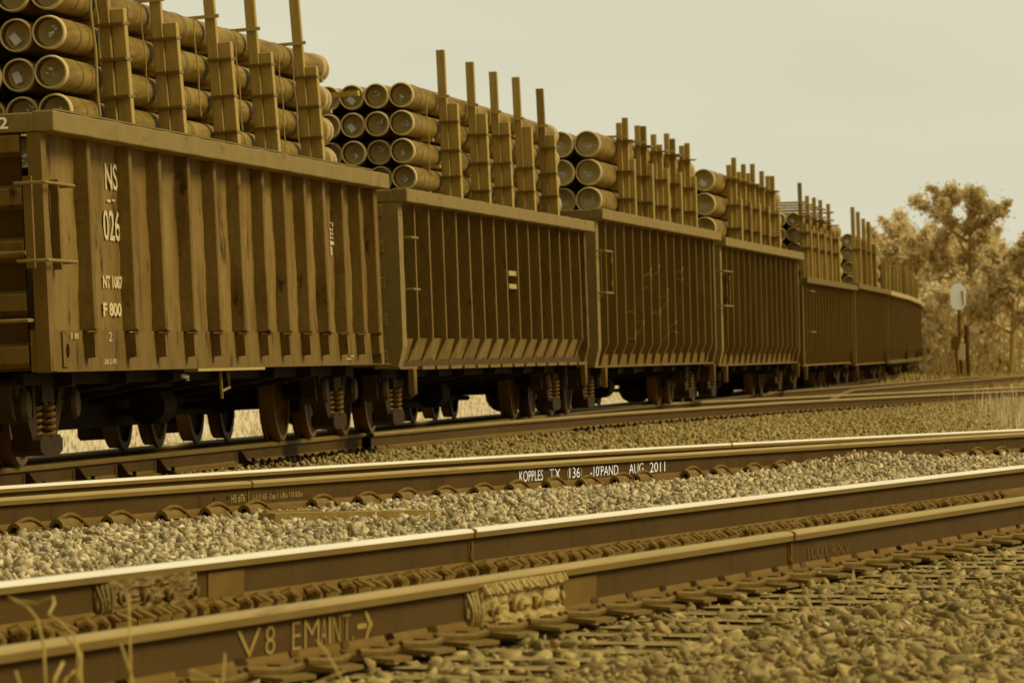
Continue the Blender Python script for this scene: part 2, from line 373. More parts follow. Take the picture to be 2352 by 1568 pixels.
# ---- elastic clips on the lettered rail (arc of bar + tunnel shaped housing)
cb = MB()
arc = [(-.07 + .31 * t, -.055 - .075 * t, .030 - .028 * t + .056 * math.sin(math.pi * (t * .95 + .05))) for t in [i / 12 for i in range(13)]]
cb.tube(arc, .0125, 7); pass
seg = 10; ring = []
for x in (-.20, .03):
    for rr_ in (.040, .022):
        ring += [(x, -.105 + rr_ * math.cos(math.pi * k / seg), .008 + rr_ * 1.25 * math.sin(math.pi * k / seg)) for k in range(seg + 1)]
n = seg + 1; fs = []
for k in range(seg): fs += [(k, k + 1, 2 * n + k + 1, 2 * n + k), (n + k, n + k + 1, 3 * n + k + 1, 3 * n + k), (k, k + 1, n + k + 1, n + k), (2 * n + k, 2 * n + k + 1, 3 * n + k + 1, 3 * n + k)]
cb.add(ring, fs, 1)
cb.box((.10, -.11, .012), (.10, .05, .03), 1); cb.box((.02, -.11, -.006), (.50, .13, .014), 0)
clip = cb.build('rail_clip', [M['clip'], M['clip_pale']], rk, smooth=True)
cu = [-80, 20, 117, 233, 358, 458, 548, 703, 808, 899, 989, 1075, 1156, 1240, 1319, 1398, 1446, 1560, 1625, 1702, 1766, 1830, 1895, 1958, 2019, 2079, 2147, 2220, 2275, 2338, 2400]
for i, u in enumerate(cu):
    o = clip if i == 0 else dup(clip, rk); o.matrix_local = on_rail(LK, LK.d_u(u)) @ Matrix.Diagonal((1, 1, 1 + .08 * random.uniform(-1, 1), 1))
# ---- plates and cut spikes of the nearest rail, anchors along the bright rail
pb = MB()
pb.add([(-.17, -.07, .012), (.17, -.07, .012), (.15, -.20, -.004), (-.15, -.20, .000), (-.17, -.07, -.004), (.17, -.07, -.004), (.15, -.20, -.016), (-.15, -.20, -.012)],
       [(0, 1, 2, 3), (4, 7, 6, 5), (0, 4, 5, 1), (1, 5, 6, 2), (2, 6, 7, 3), (3, 7, 4, 0)])
pb.tube([(-.16, -.09, .022), (-.07, -.115, .016), (.03, -.145, .012), (.16, -.15, .022), (.20, -.12, .034)], [.012, .014, .014, .012, .008], 6)
pb.box((.06, -.11, .016), (.06, .045, .03)); 
sb = MB(); sb.box((0, 0, .010), (.034, .03, .05)); sb.box((0, .008, .038), (.11, .06, .018), taper=.75)
plate = pb.build('tie_plate', M['clip_pale'], r3); spike = sb.build('spike', M['post_dark'], plate, mtx=Matrix.Translation((-.11, -.088, 0)))
sp2 = dup(spike, plate, Matrix.Translation((.10, -.092, -.004)))
TIE = []   # distances of ties along L3
d = L3.d_u(-60) + .1; i = 0
while d < L3.L - 2 and i < 34:
    TIE.append(d); 
    if i == 0: o = plate
    else:
        o = dup(plate, r3); dup(spike, o, spike.matrix_local.copy()); dup(sp2, o, sp2.matrix_local.copy())
    o.matrix_local = on_rail(L3, d, 0, random.uniform(-.002, .004)) @ Matrix.Rotation(R(random.uniform(-5, 5)), 4, 'Z')
    d += random.uniform(.50, .58); i += 1
ab = MB(); ab.tube([(0, -.06, .02), (.01, -.085, .032), (.035, -.10, .022), (.09, -.105, .004)], .016, 7); ab.box((.0, -.10, 0), (.11, .05, .02)); ab.tube([(-.07, -.07, .02), (-.05, -.10, .03), (-.03, -.12, .01)], .014, 7)
anch = ab.build('rail_anchor', M['clip'], r2, smooth=True)
d = L2.d_u(-80); i = 0
while i < 98 and d < L2.L - 1:
    o = anch if i == 0 else dup(anch, r2)
    o.matrix_local = on_rail(L2, d, random.uniform(-.01, .01), random.uniform(-.004, .008)) @ Matrix.Rotation(R(random.uniform(-14, 14)), 4, 'Z')
    d += random.choice((.16, .2, .24)) ; i += 1
# ---- glued joints, web patches, welds
def lumpy(line, robj, u0, u1, mname, name, seed, thick=.05, ztop=.150):
    rs = np.random.default_rng(seed); d0, d1 = line.d_u(u0), line.d_u(u1); nx, nz = 40, 14; L_ = d1 - d0; b = MB()
    big = rs.normal(0, 1, (nz + 1, nx + 1))
    for i in range(nz + 1):
        t = i / nz; z = .010 + t * (ztop - .010)
        prof = thick * (1.25 - .35 * t) if t < .25 else thick * (.75 if t < .72 else .95)
        for j in range(nx + 1):
            s = j / nx; edge = min(1, s * 9, (1 - s) * 9)
            bolt = sum(.028 * math.exp(-(((s - c) * L_ / .035) ** 2 + ((t - .48) / .16) ** 2)) for c in (.2, .5, .8))
            y = -(.008 + edge * (prof - .008 + bolt + .005 * big[i, j] + .004 * math.sin(s * 37 + t * 5)))
            b.v.append((s * L_, y, z + .002 * big[i, (j + 5) % nx]))
    for i in range(nz):
        for j in range(nx): k = i * (nx + 1) + j; b.f.append((k, k + 1, k + nx + 2, k + nx + 1)); b.m.append(0)
    top = [nz * (nx + 1) + j for j in range(nx + 1)]; k0 = len(b.v); b.v += [(j / nx * L_, -.005, ztop + .004) for j in range(nx + 1)]
    for j in range(nx): b.f.append((top[j], top[j + 1], k0 + j + 1, k0 + j)); b.m.append(0)
    o = b.build(name, M[mname], robj, smooth=True, mtx=on_rail(line, d0)); kb = MB(); kb.lathe([(0, .001), (0, .013), (.004, .026), (.016, .028), (.020, .017), (.032, .016), (.034, .001)], 12); k0 = kb.build('joint_bolt', M[mname], o, smooth=True)
    for i, c in enumerate((.16, .39, .63, .86)):
        q = k0 if i == 0 else dup(k0, o); q.matrix_local = Matrix.Translation((c * L_, -thick * .75, .080 + rs.uniform(-.006, .006))) @ Matrix.Rotation(math.pi, 4, 'Z') @ Matrix.Rotation(rs.uniform(-.25, .25), 4, 'X') @ Matrix.Scale(rs.uniform(.85, 1.15), 4)
    eb = MB()
    for q in range(4): eb.tube([(-.004 + .030 * q + .012 * math.sin(q + z * 40), -.014 - .020 * math.sin(math.pi * min(1, (z - .008) / .13)) - .004 * q, z) for z in np.linspace(.012, .138, 9)], .0085, 6)
    eb.build('sealant_bead', M[mname], o, smooth=True)
    return o
lumpy(L3, r3, 1063, 1278, 'lump', 'joint_bar', 3, .055, .160)
lumpy(L2, r2, 212, 448, 'lump_brown', 'joint_bar', 5, .045, .150)
lb = MB(); d0 = L3.d_u(1078)
for k in range(30):                       # ragged grease beads hanging over the top of the joint
    s = k / 29 * (L3.d_u(1262) - d0); r_ = random.uniform(.008, .014)
    lb.tube([(s, -.040 - random.uniform(0, .008), .160), (s + .004, -.056 - random.uniform(0, .01), .140 - random.uniform(0, .014)), (s + .006, -.050, .122)], [r_, r_ * 1.1, r_ * .5], 6)
lb.build('sealant_beads', M['lump'], r3, smooth=True, mtx=on_rail(L3, d0))
def patch(line, robj, u0, u1, y, mname, name, z0=.030, z1=.132):
    d0, d1 = line.d_u(u0), line.d_u(u1); b = MB(); b.box(((d1 - d0) / 2, 0, (z0 + z1) / 2), (d1 - d0, .004, z1 - z0)); b.build(name, M[mname], robj, mtx=on_rail(line, d0, y))
patch(L3, r3, 1284, 1362, -.0125, 'rail_base', 'web_patch'); patch(L2, r2, 470, 552, -.0125, 'rail_base', 'web_patch')
def weld(line, robj, u, wide=.02, m_='rail_base'):
    b = MB(); k = 1.07; n = len(RAILP)
    vs = [(x, a * k + (-.004 if a < 0 else .004), z * 1.0 + (.002 if z > .1 else 0)) for x in (-wide / 2, wide / 2) for a, z in RAILP[1:-1]]
    n = len(RAILP) - 2; b.add(vs, [tuple(range(n)), tuple(range(n, 2 * n))] + [(i, (i + 1) % n, (i + 1) % n + n, i + n) for i in range(n)])
    b.build('rail_weld', M[m_], robj, mtx=on_rail(line, line.d_u(u)))
weld(L3, r3, 1805, .03); weld(L2, r2, 1072, .03); weld(LK, rk, 566, .02); weld(LT1, rt1, 975, .05); weld(LB, rb, 1672, .02, 'head_side')
for ln, ro, u in ((L3, r3, 1806), (L2, r2, 1073)):   # ragged flash along the web at the joint
    b = MB(); b.tube([(random.uniform(-.008, .008), -.016, z) for z in np.linspace(.02, .14, 9)], [.012 + random.uniform(-.004, .004) for _ in range(9)], 7)
    b.build('weld_flash', M['rail_base'], ro, smooth=True, mtx=on_rail(ln, ln.d_u(u)))
# ---- rail braces and small plates on the train's near rail
bb = MB(); bb.prism([(0, -.0), (-.20, -.0), (-.17, .02), (-.09, .05), (-.035, .13), (0, .135)], -.02, .02, axis='x'); bb.box((0, -.10, -.004), (.16, .26, .014)); bb.box((.05, -.13, .035), (.03, .03, .07))
brace = bb.build('rail_brace', M['bogie'], rt1)
for i, u in enumerate((50, 165, 262, 352, 540)):
    o = brace if i == 0 else dup(brace, rt1); o.matrix_local = on_rail(LT1, LT1.d_u(u), -.03)
cl3 = MB(); cl3.box((0, -.10, .01), (.12, .09, .03)); cl3.box((.02, -.11, .03), (.03, .03, .035))
sc3 = cl3.build('rail_clip', M['bogie'], rt1); i = 0; d = LT1.d_u(560)
while i < 90:
    o = sc3 if i == 0 else dup(sc3, rt1); o.matrix_local = on_rail(LT1, d, random.uniform(-.02, .01)); d += random.uniform(.34, .46); i += 1
    if d > LT1.d_u(1500): break
sc4 = dup(sc3, rq); i = 0; d = LQ.d_u(1300)
while i < 70 and d < LQ.d_u(2100):
    o = sc4 if i == 0 else dup(sc4, rq); o.matrix_local = on_rail(LQ, d, random.uniform(-.02, .01)); d += random.uniform(.45, .6); i += 1

# ------------------------------------------------------------------ ground
def gh(x, y):
    """height of the ballast surface"""
    xb, xt = LB.x_at(y), LT1.x_at(y) + .3
    hk = -.012
    t = np.clip((xb - .1 - x) / max(.5, xb - xt), 0, 1)
    if x > LK.x_at(y) + .2: base = -.012
    else: base = hk - .125 * (t * t * (3 - 2 * t))
    l = LT1.x_at(y) - 2.2
    if x < l: base -= min(.45, (l - x) * .16)
    q = LQ.x_at(max(y, 62))
    base += .10 * math.exp(-(((x - LK.x_at(y) - .36) / .26) ** 2 + ((y - 48.4) / 1.9) ** 2))      # mound of stones against the lettered rail
    base += .035 * math.exp(-(((x - .2) / .9) ** 2 + ((y - 36.5) / 2.5) ** 2))
    if y > 100 and x > 8: base += .12 * min(1, (y - 100) / 60)
    return base
def grid(name, xs, ys, fn, m, kind='structure'):
    vs = [(x, y, fn(x, y)) for y in ys for x in xs]; nx = len(xs)
    fs = [(j * nx + i, j * nx + i + 1, (j + 1) * nx + i + 1, (j + 1) * nx + i) for j in range(len(ys) - 1) for i in range(nx - 1)]
    me = bpy.data.meshes.new(name); me.from_pydata(vs, [], fs); me.materials.append(m); me.shade_smooth()
    o = bpy.data.objects.new(name, me); C.objects.link(o); o['kind'] = kind; return o
xs = list(np.concatenate([[-900, -300, -120, -60, -30, -20], np.arange(-14, 30, .35), [32, 36, 42, 60, 120, 300, 900]]))
ys = list(np.concatenate([[-60, 0, 8], np.arange(12, 70, .5), np.arange(70, 210, 2), [220, 240, 280, 340, 450, 700, 1200, 2500]]))
def gf(x, y):
    return gh(x, min(max(y, 14), 320)) + (.012 * math.sin(x * 5.1 + y * 3.7) * math.sin(x * 2.3 - y * 4.1) if 12 < y < 120 else 0) - .012
grid('ground', xs, ys, gf, M['ground_m'])
# pale gravel pad and dry field beyond the train
def fld(x, y): return gf(x, y) + .02
fb = MB(); row = []
ysf = list(np.arange(46, 330, 6)) + [400, 800, 2400]
for y in ysf:
    e = LT1.x_at(min(y, 320)) - 3.6; row.append([(e, y), (e - 4, y), (e - 30, y), (e - 200, y)])
vs = [(x, y, gf(x, min(y, 330)) + .03) for r_ in row for x, y in r_]
fs = [(j * 4 + i, j * 4 + i + 1, (j + 1) * 4 + i + 1, (j + 1) * 4 + i) for j in range(len(row) - 1) for i in range(3)]
fb.add(vs, fs); tag(fb.build('field', M['field']), kind='structure')

# ------------------------------------------------------------------ loose stone
def stone_variants(k, npts, seed, flat=.7):
    out = []; r_ = random.Random(seed)
    for _ in range(k):
        bm = bmesh.new()
        for i in range(npts):
            v = Vector((r_.uniform(-1, 1), r_.uniform(-1, 1), r_.uniform(-1, 1))); v *= 1.0 / max(abs(v.x), abs(v.y), abs(v.z)); v = v.lerp(v.normalized(), .35); bm.verts.new((v.x * r_.uniform(.8, 1.15), v.y * r_.uniform(.45, .85), v.z * flat * r_.uniform(.6, 1.0)))
        res = bmesh.ops.convex_hull(bm, input=bm.verts)
        bmesh.ops.delete(bm, geom=[g for g in res['geom_interior'] if isinstance(g, bmesh.types.BMVert)], context='VERTS')
        bm.verts.ensure_lookup_table(); bm.verts.index_update()
        vs = np.array([v.co[:] for v in bm.verts]); fs = np.array([[v.index for v in f.verts] for f in bm.faces if len(f.verts) == 3]); bm.free(); out.append((vs, fs))
    return out
def scatter(name, P, S, m, variants, kind='stuff', label=None, cat=None, tilt=3.14):
    V = []; Fs = []; base = 0; idx = rng.integers(0, len(variants), len(P))
    for vi, (vv, ff) in enumerate(variants):
        sel = np.where(idx == vi)[0]
        if not len(sel): continue
        n = len(sel); q = rng.normal(size=(n, 4)) if tilt > 1 else np.column_stack([np.ones(n), rng.normal(0, tilt, n), rng.normal(0, tilt, n), rng.normal(0, 2, n)])
        q /= np.linalg.norm(q, axis=1)[:, None]; w_, x, y, z = q.T
        Rm = np.stack([1 - 2 * (y * y + z * z), 2 * (x * y - z * w_), 2 * (x * z + y * w_), 2 * (x * y + z * w_), 1 - 2 * (x * x + z * z), 2 * (y * z - x * w_), 2 * (x * z - y * w_), 2 * (y * z + x * w_), 1 - 2 * (x * x + y * y)], 1).reshape(n, 3, 3)
        W = np.einsum('nij,vj->nvi', Rm, vv) * S[sel][:, None, None] + P[sel][:, None, :]
        V.append(W.reshape(-1, 3)); off = base + np.arange(n)[:, None, None] * len(vv); Fs.append((ff[None] + off).reshape(-1, 3)); base += n * len(vv)
    V = np.concatenate(V); Fs = np.concatenate(Fs)
    me = bpy.data.meshes.new(name); me.vertices.add(len(V)); me.vertices.foreach_set('co', V.ravel())
    me.loops.add(len(Fs) * 3); me.loops.foreach_set('vertex_index', Fs.ravel().astype(np.int32))
    me.polygons.add(len(Fs)); me.polygons.foreach_set('loop_start', np.arange(0, len(Fs) * 3, 3, dtype=np.int32)); me.polygons.foreach_set('loop_total', np.full(len(Fs), 3, dtype=np.int32))
    me.update(calc_edges=True); me.materials.append(m); o = bpy.data.objects.new(name, me); C.objects.link(o)
    return tag(o, label, cat, None, kind)
def sample(n, y0, y1, xl, xr, ypow=1.0):
    """points inside the view wedge (and a little beyond) between two lines"""
    y = y0 + (y1 - y0) * rng.random(n) ** ypow; lo = np.array([xl(a) for a in y]); hi = np.array([xr(a) for a in y])
    lo = np.maximum(lo, -.11 * y - .3); hi = np.minimum(hi, .11 * y + .3); span = hi - lo
    full = .22 * y + .6
    keep = rng.random(n) < np.clip(span / full.max(), 0, 1); y, lo, span = y[keep], lo[keep], span[keep]
    x = lo + span * rng.random(len(y)); return x, y
SV = stone_variants(22, 9, 5, .62); SF = stone_variants(8, 8, 9); SP = stone_variants(18, 9, 21, .38)
x, y = sample(105000, 20, 62, lambda a: LK.x_at(a) + .17, lambda a: L2.x_at(a) - .02)
S = .018 + .026 * rng.random(len(x)) ** 1.3
P = np.column_stack([x, y, [gh(a, b) for a, b in zip(x, y)]]); P[:, 2] += rng.random(len(x)) * .030 - .008
nb = (x - np.array([LK.x_at(a) for a in y])) < .34; P[nb, 2] -= .012
scatter('ballast', P, S, M['stone_pale'], SV, label='pale crushed stone between the bright rail and the lettered rail', cat='ballast')
x, y = sample(85000, 15.5, 48, lambda a: L3.x_at(a) + .12, lambda a: 9, 1.2)
S = .011 + .048 * rng.random(len(x)) ** 3.0
P = np.column_stack([x, y, [gh(a, b) for a, b in zip(x, y)]]); P[:, 2] += rng.random(len(x)) * .014 - .010
pa_, dr_ = L3.at(L3.L * .5); al = (x - pa_.x) * dr_.x + (y - pa_.y) * dr_.y + L3.L * .5; la = (x - pa_.x) * dr_.y - (y - pa_.y) * dr_.x
td = np.abs(al[:, None] - np.array(TIE)[None, :]).min(1); kp = ~((td < .115) & (la < .80) & (rng.random(len(x)) < .60)); P, S = P[kp], S[kp]
scatter('dirty_gravel', P, S, M['stone_brown'], SP, label='dirty brown gravel in front of the nearest rail', cat='gravel', tilt=.42)
x, y = sample(500, 15.5, 40, lambda a: L3.x_at(a) + .2, lambda a: 9, 1.2)
P = np.column_stack([x, y, [gh(a, b) + .012 for a, b in zip(x, y)]])
scatter('pale_chips', P, .008 + .013 * rng.random(len(x)), M['stone_pale'], SV, label='few whitish stone chips lying on the dirty brown gravel', cat='stone chips')
x, y = sample(26000, 15.5, 48, lambda a: L2.x_at(a) - .1, lambda a: L3.x_at(a) + .08, 1.2)
P = np.column_stack([x, y, [gh(a, b) for a, b in zip(x, y)]]); P[:, 2] += rng.random(len(x)) * .014 - .006
scatter('dirty_gravel', P, .014 + .022 * rng.random(len(x)), M['stone_brown'], SV, label='dirty gravel between the two nearest rails', cat='gravel')
x, y = sample(150000, 33, 120, lambda a: LT1.x_at(a) + .13, lambda a: LB.x_at(a) - .1)
P = np.column_stack([x, y, [gh(a, b) for a, b in zip(x, y)]]); P[:, 2] += rng.random(len(x)) * .022 - .008
scatter('far_ballast', P, .022 + .028 * rng.random(len(x)), M['stone_far'], SF, label='grey brown ballast between the train and the lettered rail', cat='ballast')
x, y = sample(16000, 40, 110, lambda a: LT2.x_at(a) - .8, lambda a: LT1.x_at(a) - .1)
P = np.column_stack([x, y, [gh(a, b) for a, b in zip(x, y)]]); P[:, 2] += rng.random(len(x)) * .022 - .008
scatter('far_ballast', P, .025 + .03 * rng.random(len(x)), M['stone_far'], SF, label='ballast under the gondola train between its rails', cat='ballast')

# ------------------------------------------------------------------ ties (sleepers)
tb = MB(); random.seed(3)
def plank(L_, Wd, Ht, nx=24, ny=8):
    b = MB()
    for i in range(nx + 1):
        for j in range(ny + 1):
            t = -L_ + i / nx * L_; crack = -.006 if (j in (3, 6)) else 0
            b.v.append((j / ny * Wd - Wd / 2, t, crack + random.uniform(-.003, .003)))
    for i in range(nx):
        for j in range(ny): k = i * (ny + 1) + j; b.f.append((k, k + 1, k + ny + 2, k + ny + 1)); b.m.append(0)
    b.box((0, -L_ / 2, -Ht / 2 - .008), (Wd - .004, L_ - .004, Ht)); return b
tie = plank(2.6, .23, .16).build('railway_tie', M['tie'])
me_tie = tie.data
names = ['first', 'second', 'third', 'fourth', 'fifth', 'sixth', 'seventh', 'eighth', 'ninth', 'tenth', 'eleventh', 'twelfth', 'thirteenth', 'fourteenth', 'fifteenth', 'sixteenth', 'seventeenth', 'eighteenth', 'nineteenth', 'twentieth']
def ordn(i): return names[i] if i < 20 else '%dth' % (i + 1)
for i, d in enumerate(TIE):
    o = tie if i == 0 else dup(tie)
    f = L3.frame(d); o.matrix_world = f @ Matrix.Translation((0, -(.75), -.028)) @ Matrix.Rotation(R(180), 4, 'Z')
    tag(o, '%s weathered wooden tie from the left under the nearest rail' % ordn(i), 'railway tie', 'ties under the two nearest rails')
for i, u in enumerate([u for u in cu if 0 < u < 2352]):
    o = dup(tie); f = LK.frame(LK.d_u(u)); o.matrix_world = f @ Matrix.Translation((0, -.40, -.014)) @ Matrix.Rotation(R(180), 4, 'Z')
    tag(o, '%s tie from the left under the rail with white lettering' % ordn(i), 'railway tie', 'ties under the lettered rail')
# long dark timber lying beside the lettered rail
b = MB(); pa = pt(612, 1196, 1.0); pb_ = pt(985, 1182, .985); dr = (pb_ - pa); L_ = dr.length; ang = math.atan2(dr.y, dr.x)
b.box((L_ / 2, 0, .0), (L_, .16, .09), taper=.99); b.box((L_ * .2, .1, .03), (L_ * .3, .05, .05))
tag(b.build('timber_beam', M['timber_dark'], mtx=Matrix.Translation(pa + Vector((0, 0, .0))) @ Matrix.Rotation(ang, 4, 'Z')), 'dark timber lying on pale stones beside the lettered rail', 'timber')

# ================================================================== GONDOLA CARS
ORD = ['nearest', 'second', 'third', 'fourth', 'fifth', 'sixth', 'seventh', 'eighth', 'ninth', 'tenth']
LEN = 16.6; OV = .10
# local axes of a car: x away along the track, y left (far side), z up from the middle of the rail tops
def truck_meshes():
    t = MB()
    for sgn in (-1, 1):
        y0, y1 = sgn * 1.06, sgn * 1.20
        t.prism([(-1.12, .40), (-1.14, .60), (-.95, .66), (-.50, .76), (.50, .76), (.95, .66), (1.14, .60), (1.12, .40), (1.0, .345), (.80, .34), (.72, .46), (.66, .62), (-.66, .62), (-.72, .46), (-.80, .34), (-1.0, .345)], y0, y1)
        for q in (-1, 1):
            t.prism([(q * .74, .50), (q * .36, .14), (q * .26, .20), (q * .27, .62), (q * .36, .62), (q * .38, .34), (q * .62, .60)], y0, y1)
            t.lathe([(y0 + sgn * .0, .001), (y0, .13), (y1 + sgn * .05, .125), (y1 + sgn * .08, .10), (y1 + sgn * .085, .001)], 18, mtx=Matrix.Translation((q * .89, 0, .457)))
            t.box((q * .93, sgn * 1.13, .56), (.26, .20, .10))
        t.prism([(-.40, .12), (-.40, .20), (-.30, .235), (.30, .235), (.40, .20), (.40, .12), (.26, .085), (-.26, .085)], y0 - sgn * .03, y1 + sgn * .05)
        t.box((0, sgn * 1.13, .54), (.44, .22, .13)); t.box((0, sgn * 1.2, .66), (.16, .06, .12))
    t.box((0, 0, .58), (.40, 2.1, .24)); t.lathe([(-.0, .001)] , 4) if False else None
    t.box((0, 0, .74), (.5, .5, .08))
    for q in (-1, 1):
        t.box((q * .42, 0, .36), (.08, 1.5, .10))                       # brake beams
        for s in (-.75, .75): t.box((q * .40, s, .40), (.07, .10, .26))
    t.tube([(-.42, .1, .34), (.42, .1, .30)], .03, 6)
    body = t
    wm = MB()
    prof = [(-.085, .001), (-.085, .12), (-.06, .13), (-.02, .30), (-.045, .40), (-.07, .405), (-.07, .452), (.045, .458), (.050, .483), (.075, .480), (.075, .40), (.03, .39), (.01, .14), (.08, .12), (.08, .001)]
    wm.lathe(prof, 36, mis=[0, 0, 0, 0, 1, 1, 1, 1, 1, 1, 0, 0, 0, 0])
    am = MB(); am.tube([(0, -1.1, 0), (0, 1.1, 0)], .08, 12)
    sm = MB()
    for cx, r_ in ((-.13, .066), (.13, .066), (0, .05)):
        pts = [(cx + r_ * math.cos(a), r_ * math.sin(a) * .9 + (0 if cx else .09), .0 + .235 * a / (2 * math.pi * 5)) for a in np.linspace(0, 2 * math.pi * 5, 60)]
        sm.tube(pts, .0155, 6)
    return body, wm, am, sm
_tb, _wm, _am, _sm = truck_meshes()
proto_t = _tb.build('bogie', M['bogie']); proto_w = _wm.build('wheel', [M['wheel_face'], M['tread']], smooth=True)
proto_a = _am.build('axle', M['under'], smooth=True); proto_s = _sm.build('spring', M['spring'], smooth=True)
def add_truck(car, x):
    t = dup(proto_t, car, Matrix.Translation((x, 0, 0)))
    for q in (-1, 1):
        for s in (-1, 1):
            dup(proto_w, t, Matrix.Translation((q * .89, s * .765, .457)) @ Matrix.Rotation(math.pi if s > 0 else 0, 4, 'Z') @ Matrix.Rotation(random.random() * 3, 4, 'Y'))
        dup(proto_a, t, Matrix.Translation((q * .89, 0, .457)))
    for s in (-1, 1): dup(proto_s, t, Matrix.Translation((0, s * 1.14, .235)) @ Matrix.Rotation(0 if s > 0 else math.pi, 4, 'Z'))
CARS = []
specs = [  # y of the front end, cant, sill, top of chord, style, number of posts
    (42.95, 2.7, .695, 2.56, 'a', 13), (60.15, 2.2, .66, 2.46, 'b', 15), (77.35, 1.6, .62, 2.66, 'c', 14), (94.45, 1.4, .58, 2.60, 'c', 14),
    (111.6, 1.2, .52, 2.17, 'd', 16), (128.8, 1.2, .47, 2.22, 'd', 16), (145.8, 1.0, .50, 2.22, 'e', 8), (163.1, 1.0, .50, 2.22, 'e', 8), (180.3, 1, .50, 2.22, 'e', 8), (197.5, 1, .50, 2.22, 'e', 8), (214.7, 1, .50, 2.22, 'd', 14)]
clabel = ['nearest rusty gondola car with white lettering and heavy ribs', 'second gondola car, narrow ribs over dark panels, flared foot', 'third gondola car, pale corner post and scribbled graffiti',
          'fourth gondola car, pale corner post and evenly spaced ribs', 'fifth gondola car, lower and darker with thin close ribs', 'sixth gondola car, dark, next to the trackside bend',
          'seventh gondola car with wide panels and pale feet', 'eighth gondola car, partly hidden on the bend', 'ninth gondola car, at the far edge of the bend', 'tenth gondola car, almost hidden round the bend', 'last gondola car hidden round the far bend']
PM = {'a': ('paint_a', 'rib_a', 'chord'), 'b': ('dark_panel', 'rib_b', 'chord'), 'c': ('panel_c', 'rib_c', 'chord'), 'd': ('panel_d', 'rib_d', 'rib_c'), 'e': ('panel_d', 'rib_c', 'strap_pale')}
def make_car(ci):
    LEN = 16.1 if ci == 0 else (16.4 if ci < 4 else 16.6)
    y0, rl, zs, zt, st, npost = specs[ci]
    ym = y0 + LEN / 2 * .992; ang = math.atan(slope(ym)); org = Vector((xc(y0), y0, TRK))
    end = Vector((xc(y0 + LEN * .992), y0 + LEN * .992, TRK)); dr = (end - org).normalized()
    yl = Vector((-dr.y, dr.x, 0)); m0 = Matrix(((dr.x, yl.x, 0, org.x), (dr.y, yl.y, 0, org.y), (0, 0, 1, org.z), (0, 0, 0, 1)))
    mw = m0 @ Matrix.Rotation(-R(rl), 4, 'X')
    car = empty('gondola_car', mw); tag(car, clabel[ci], 'freight car', 'gondola cars of the pipe train')
    pm, rm, cm = (M[k] for k in PM[st])
    W = 1.42 if st == 'a' else 1.36      # panel plane
    HP = HW                              # outer plane of ribs / chord
    rs = random.Random(ci * 7 + 1)
    # side walls: slightly dented sheet
    b = MB(); nx, nz = 96, 14
    for i in range(nz + 1):
        for j in range(nx + 1):
            x = .12 + (LEN - .24) * j / nx; z = zs + (zt - .1 - zs) * i / nz
            dent = .016 * math.sin(j * 1.1 + i * .4) * math.sin(i * .45) + rs.uniform(-.004, .004)
            y = -W + (abs(dent) if 0 < i < nz and st in 'ab' else 0)
            if st in 'bcde' and z < zs + .30: y = -W + .0 - .06 * (1 - (z - zs) / .30) * (1 if st == 'b' else -1.2)
            b.v.append((x, y, z))
    for i in range(nz):
        for j in range(nx): k = i * (nx + 1) + j; b.f.append((k, k + 1, k + nx + 2, k + nx + 1)); b.m.append(0)
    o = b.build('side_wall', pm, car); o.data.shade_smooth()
    b = MB(); b.box((LEN / 2, 1.38, (zs + zt) / 2), (LEN - .2, .06, zt - zs - .08)); b.build('side_wall', pm, car)
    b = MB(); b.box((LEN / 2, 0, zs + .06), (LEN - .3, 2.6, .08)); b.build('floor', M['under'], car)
    # top chord all round
    ch = {'a': .15, 'd': .11, 'e': .11}.get(st, .135)
    def bar(bm_, c, d): bm_.box(c, d)
    for nm, c, d in (('top_chord', (LEN / 2 + .1, -HP - OV + .08, zt - ch / 2), (LEN + .2, .16, ch)), ('top_chord', (LEN / 2, HP - .045, zt - ch / 2), (LEN, .15, ch)),
                     ('top_chord', (.06, 0, zt - ch / 2 - .003), (.13, 2 * HP - .10, ch - .01)), ('top_chord', (LEN - .06, 0, zt - ch / 2 - .003), (.13, 2 * HP - .10, ch - .01))):
        b = MB(); n_ = 40 if d[0] > 2 else 1
        if n_ > 1:      # a beam knocked slightly out of true
            for i in range(n_ + 1):
                x = c[0] - d[0] / 2 + i / n_ * d[0]; w1 = .004 * math.sin(i * 1.7 + ci) * (1 if 0 < i < n_ else 0); w2 = .003 * math.sin(i * 2.3 + 1)
                for yy, zz in ((-.5, -.5), (.5, -.5), (.5, .5), (-.5, .5)): b.v.append((x, c[1] + yy * d[1] + w1, c[2] + zz * d[2] + (w2 if zz > 0 else w2 * .5)))
            for i in range(n_):
                for k in range(4): b.f.append((i * 4 + k, i * 4 + (k + 1) % 4, i * 4 + 4 + (k + 1) % 4, i * 4 + 4 + k)); b.m.append(0)
            b.f += [(3, 2, 1, 0), (n_ * 4, n_ * 4 + 1, n_ * 4 + 2, n_ * 4 + 3)]; b.m += [0, 0]
        else: b.box(c, d)
        o = b.build(nm, cm, car)
        bv = o.modifiers.new('b', 'BEVEL'); bv.width = .012; bv.segments = 2; bv.limit_method = 'ANGLE'
    # side posts
    if st == 'a':
        us = [214, 309, 377, 443, 503, 559, 613, 662, 709, 752, 795, 834, 868]
        xs_ = [solve_x(mw, u, -HP, 1.6) for u in us]
    else:
        xs_ = [1.15 + (LEN - 1.9) * k / (npost - 1) for k in range(npost)]
    top = zt - ch
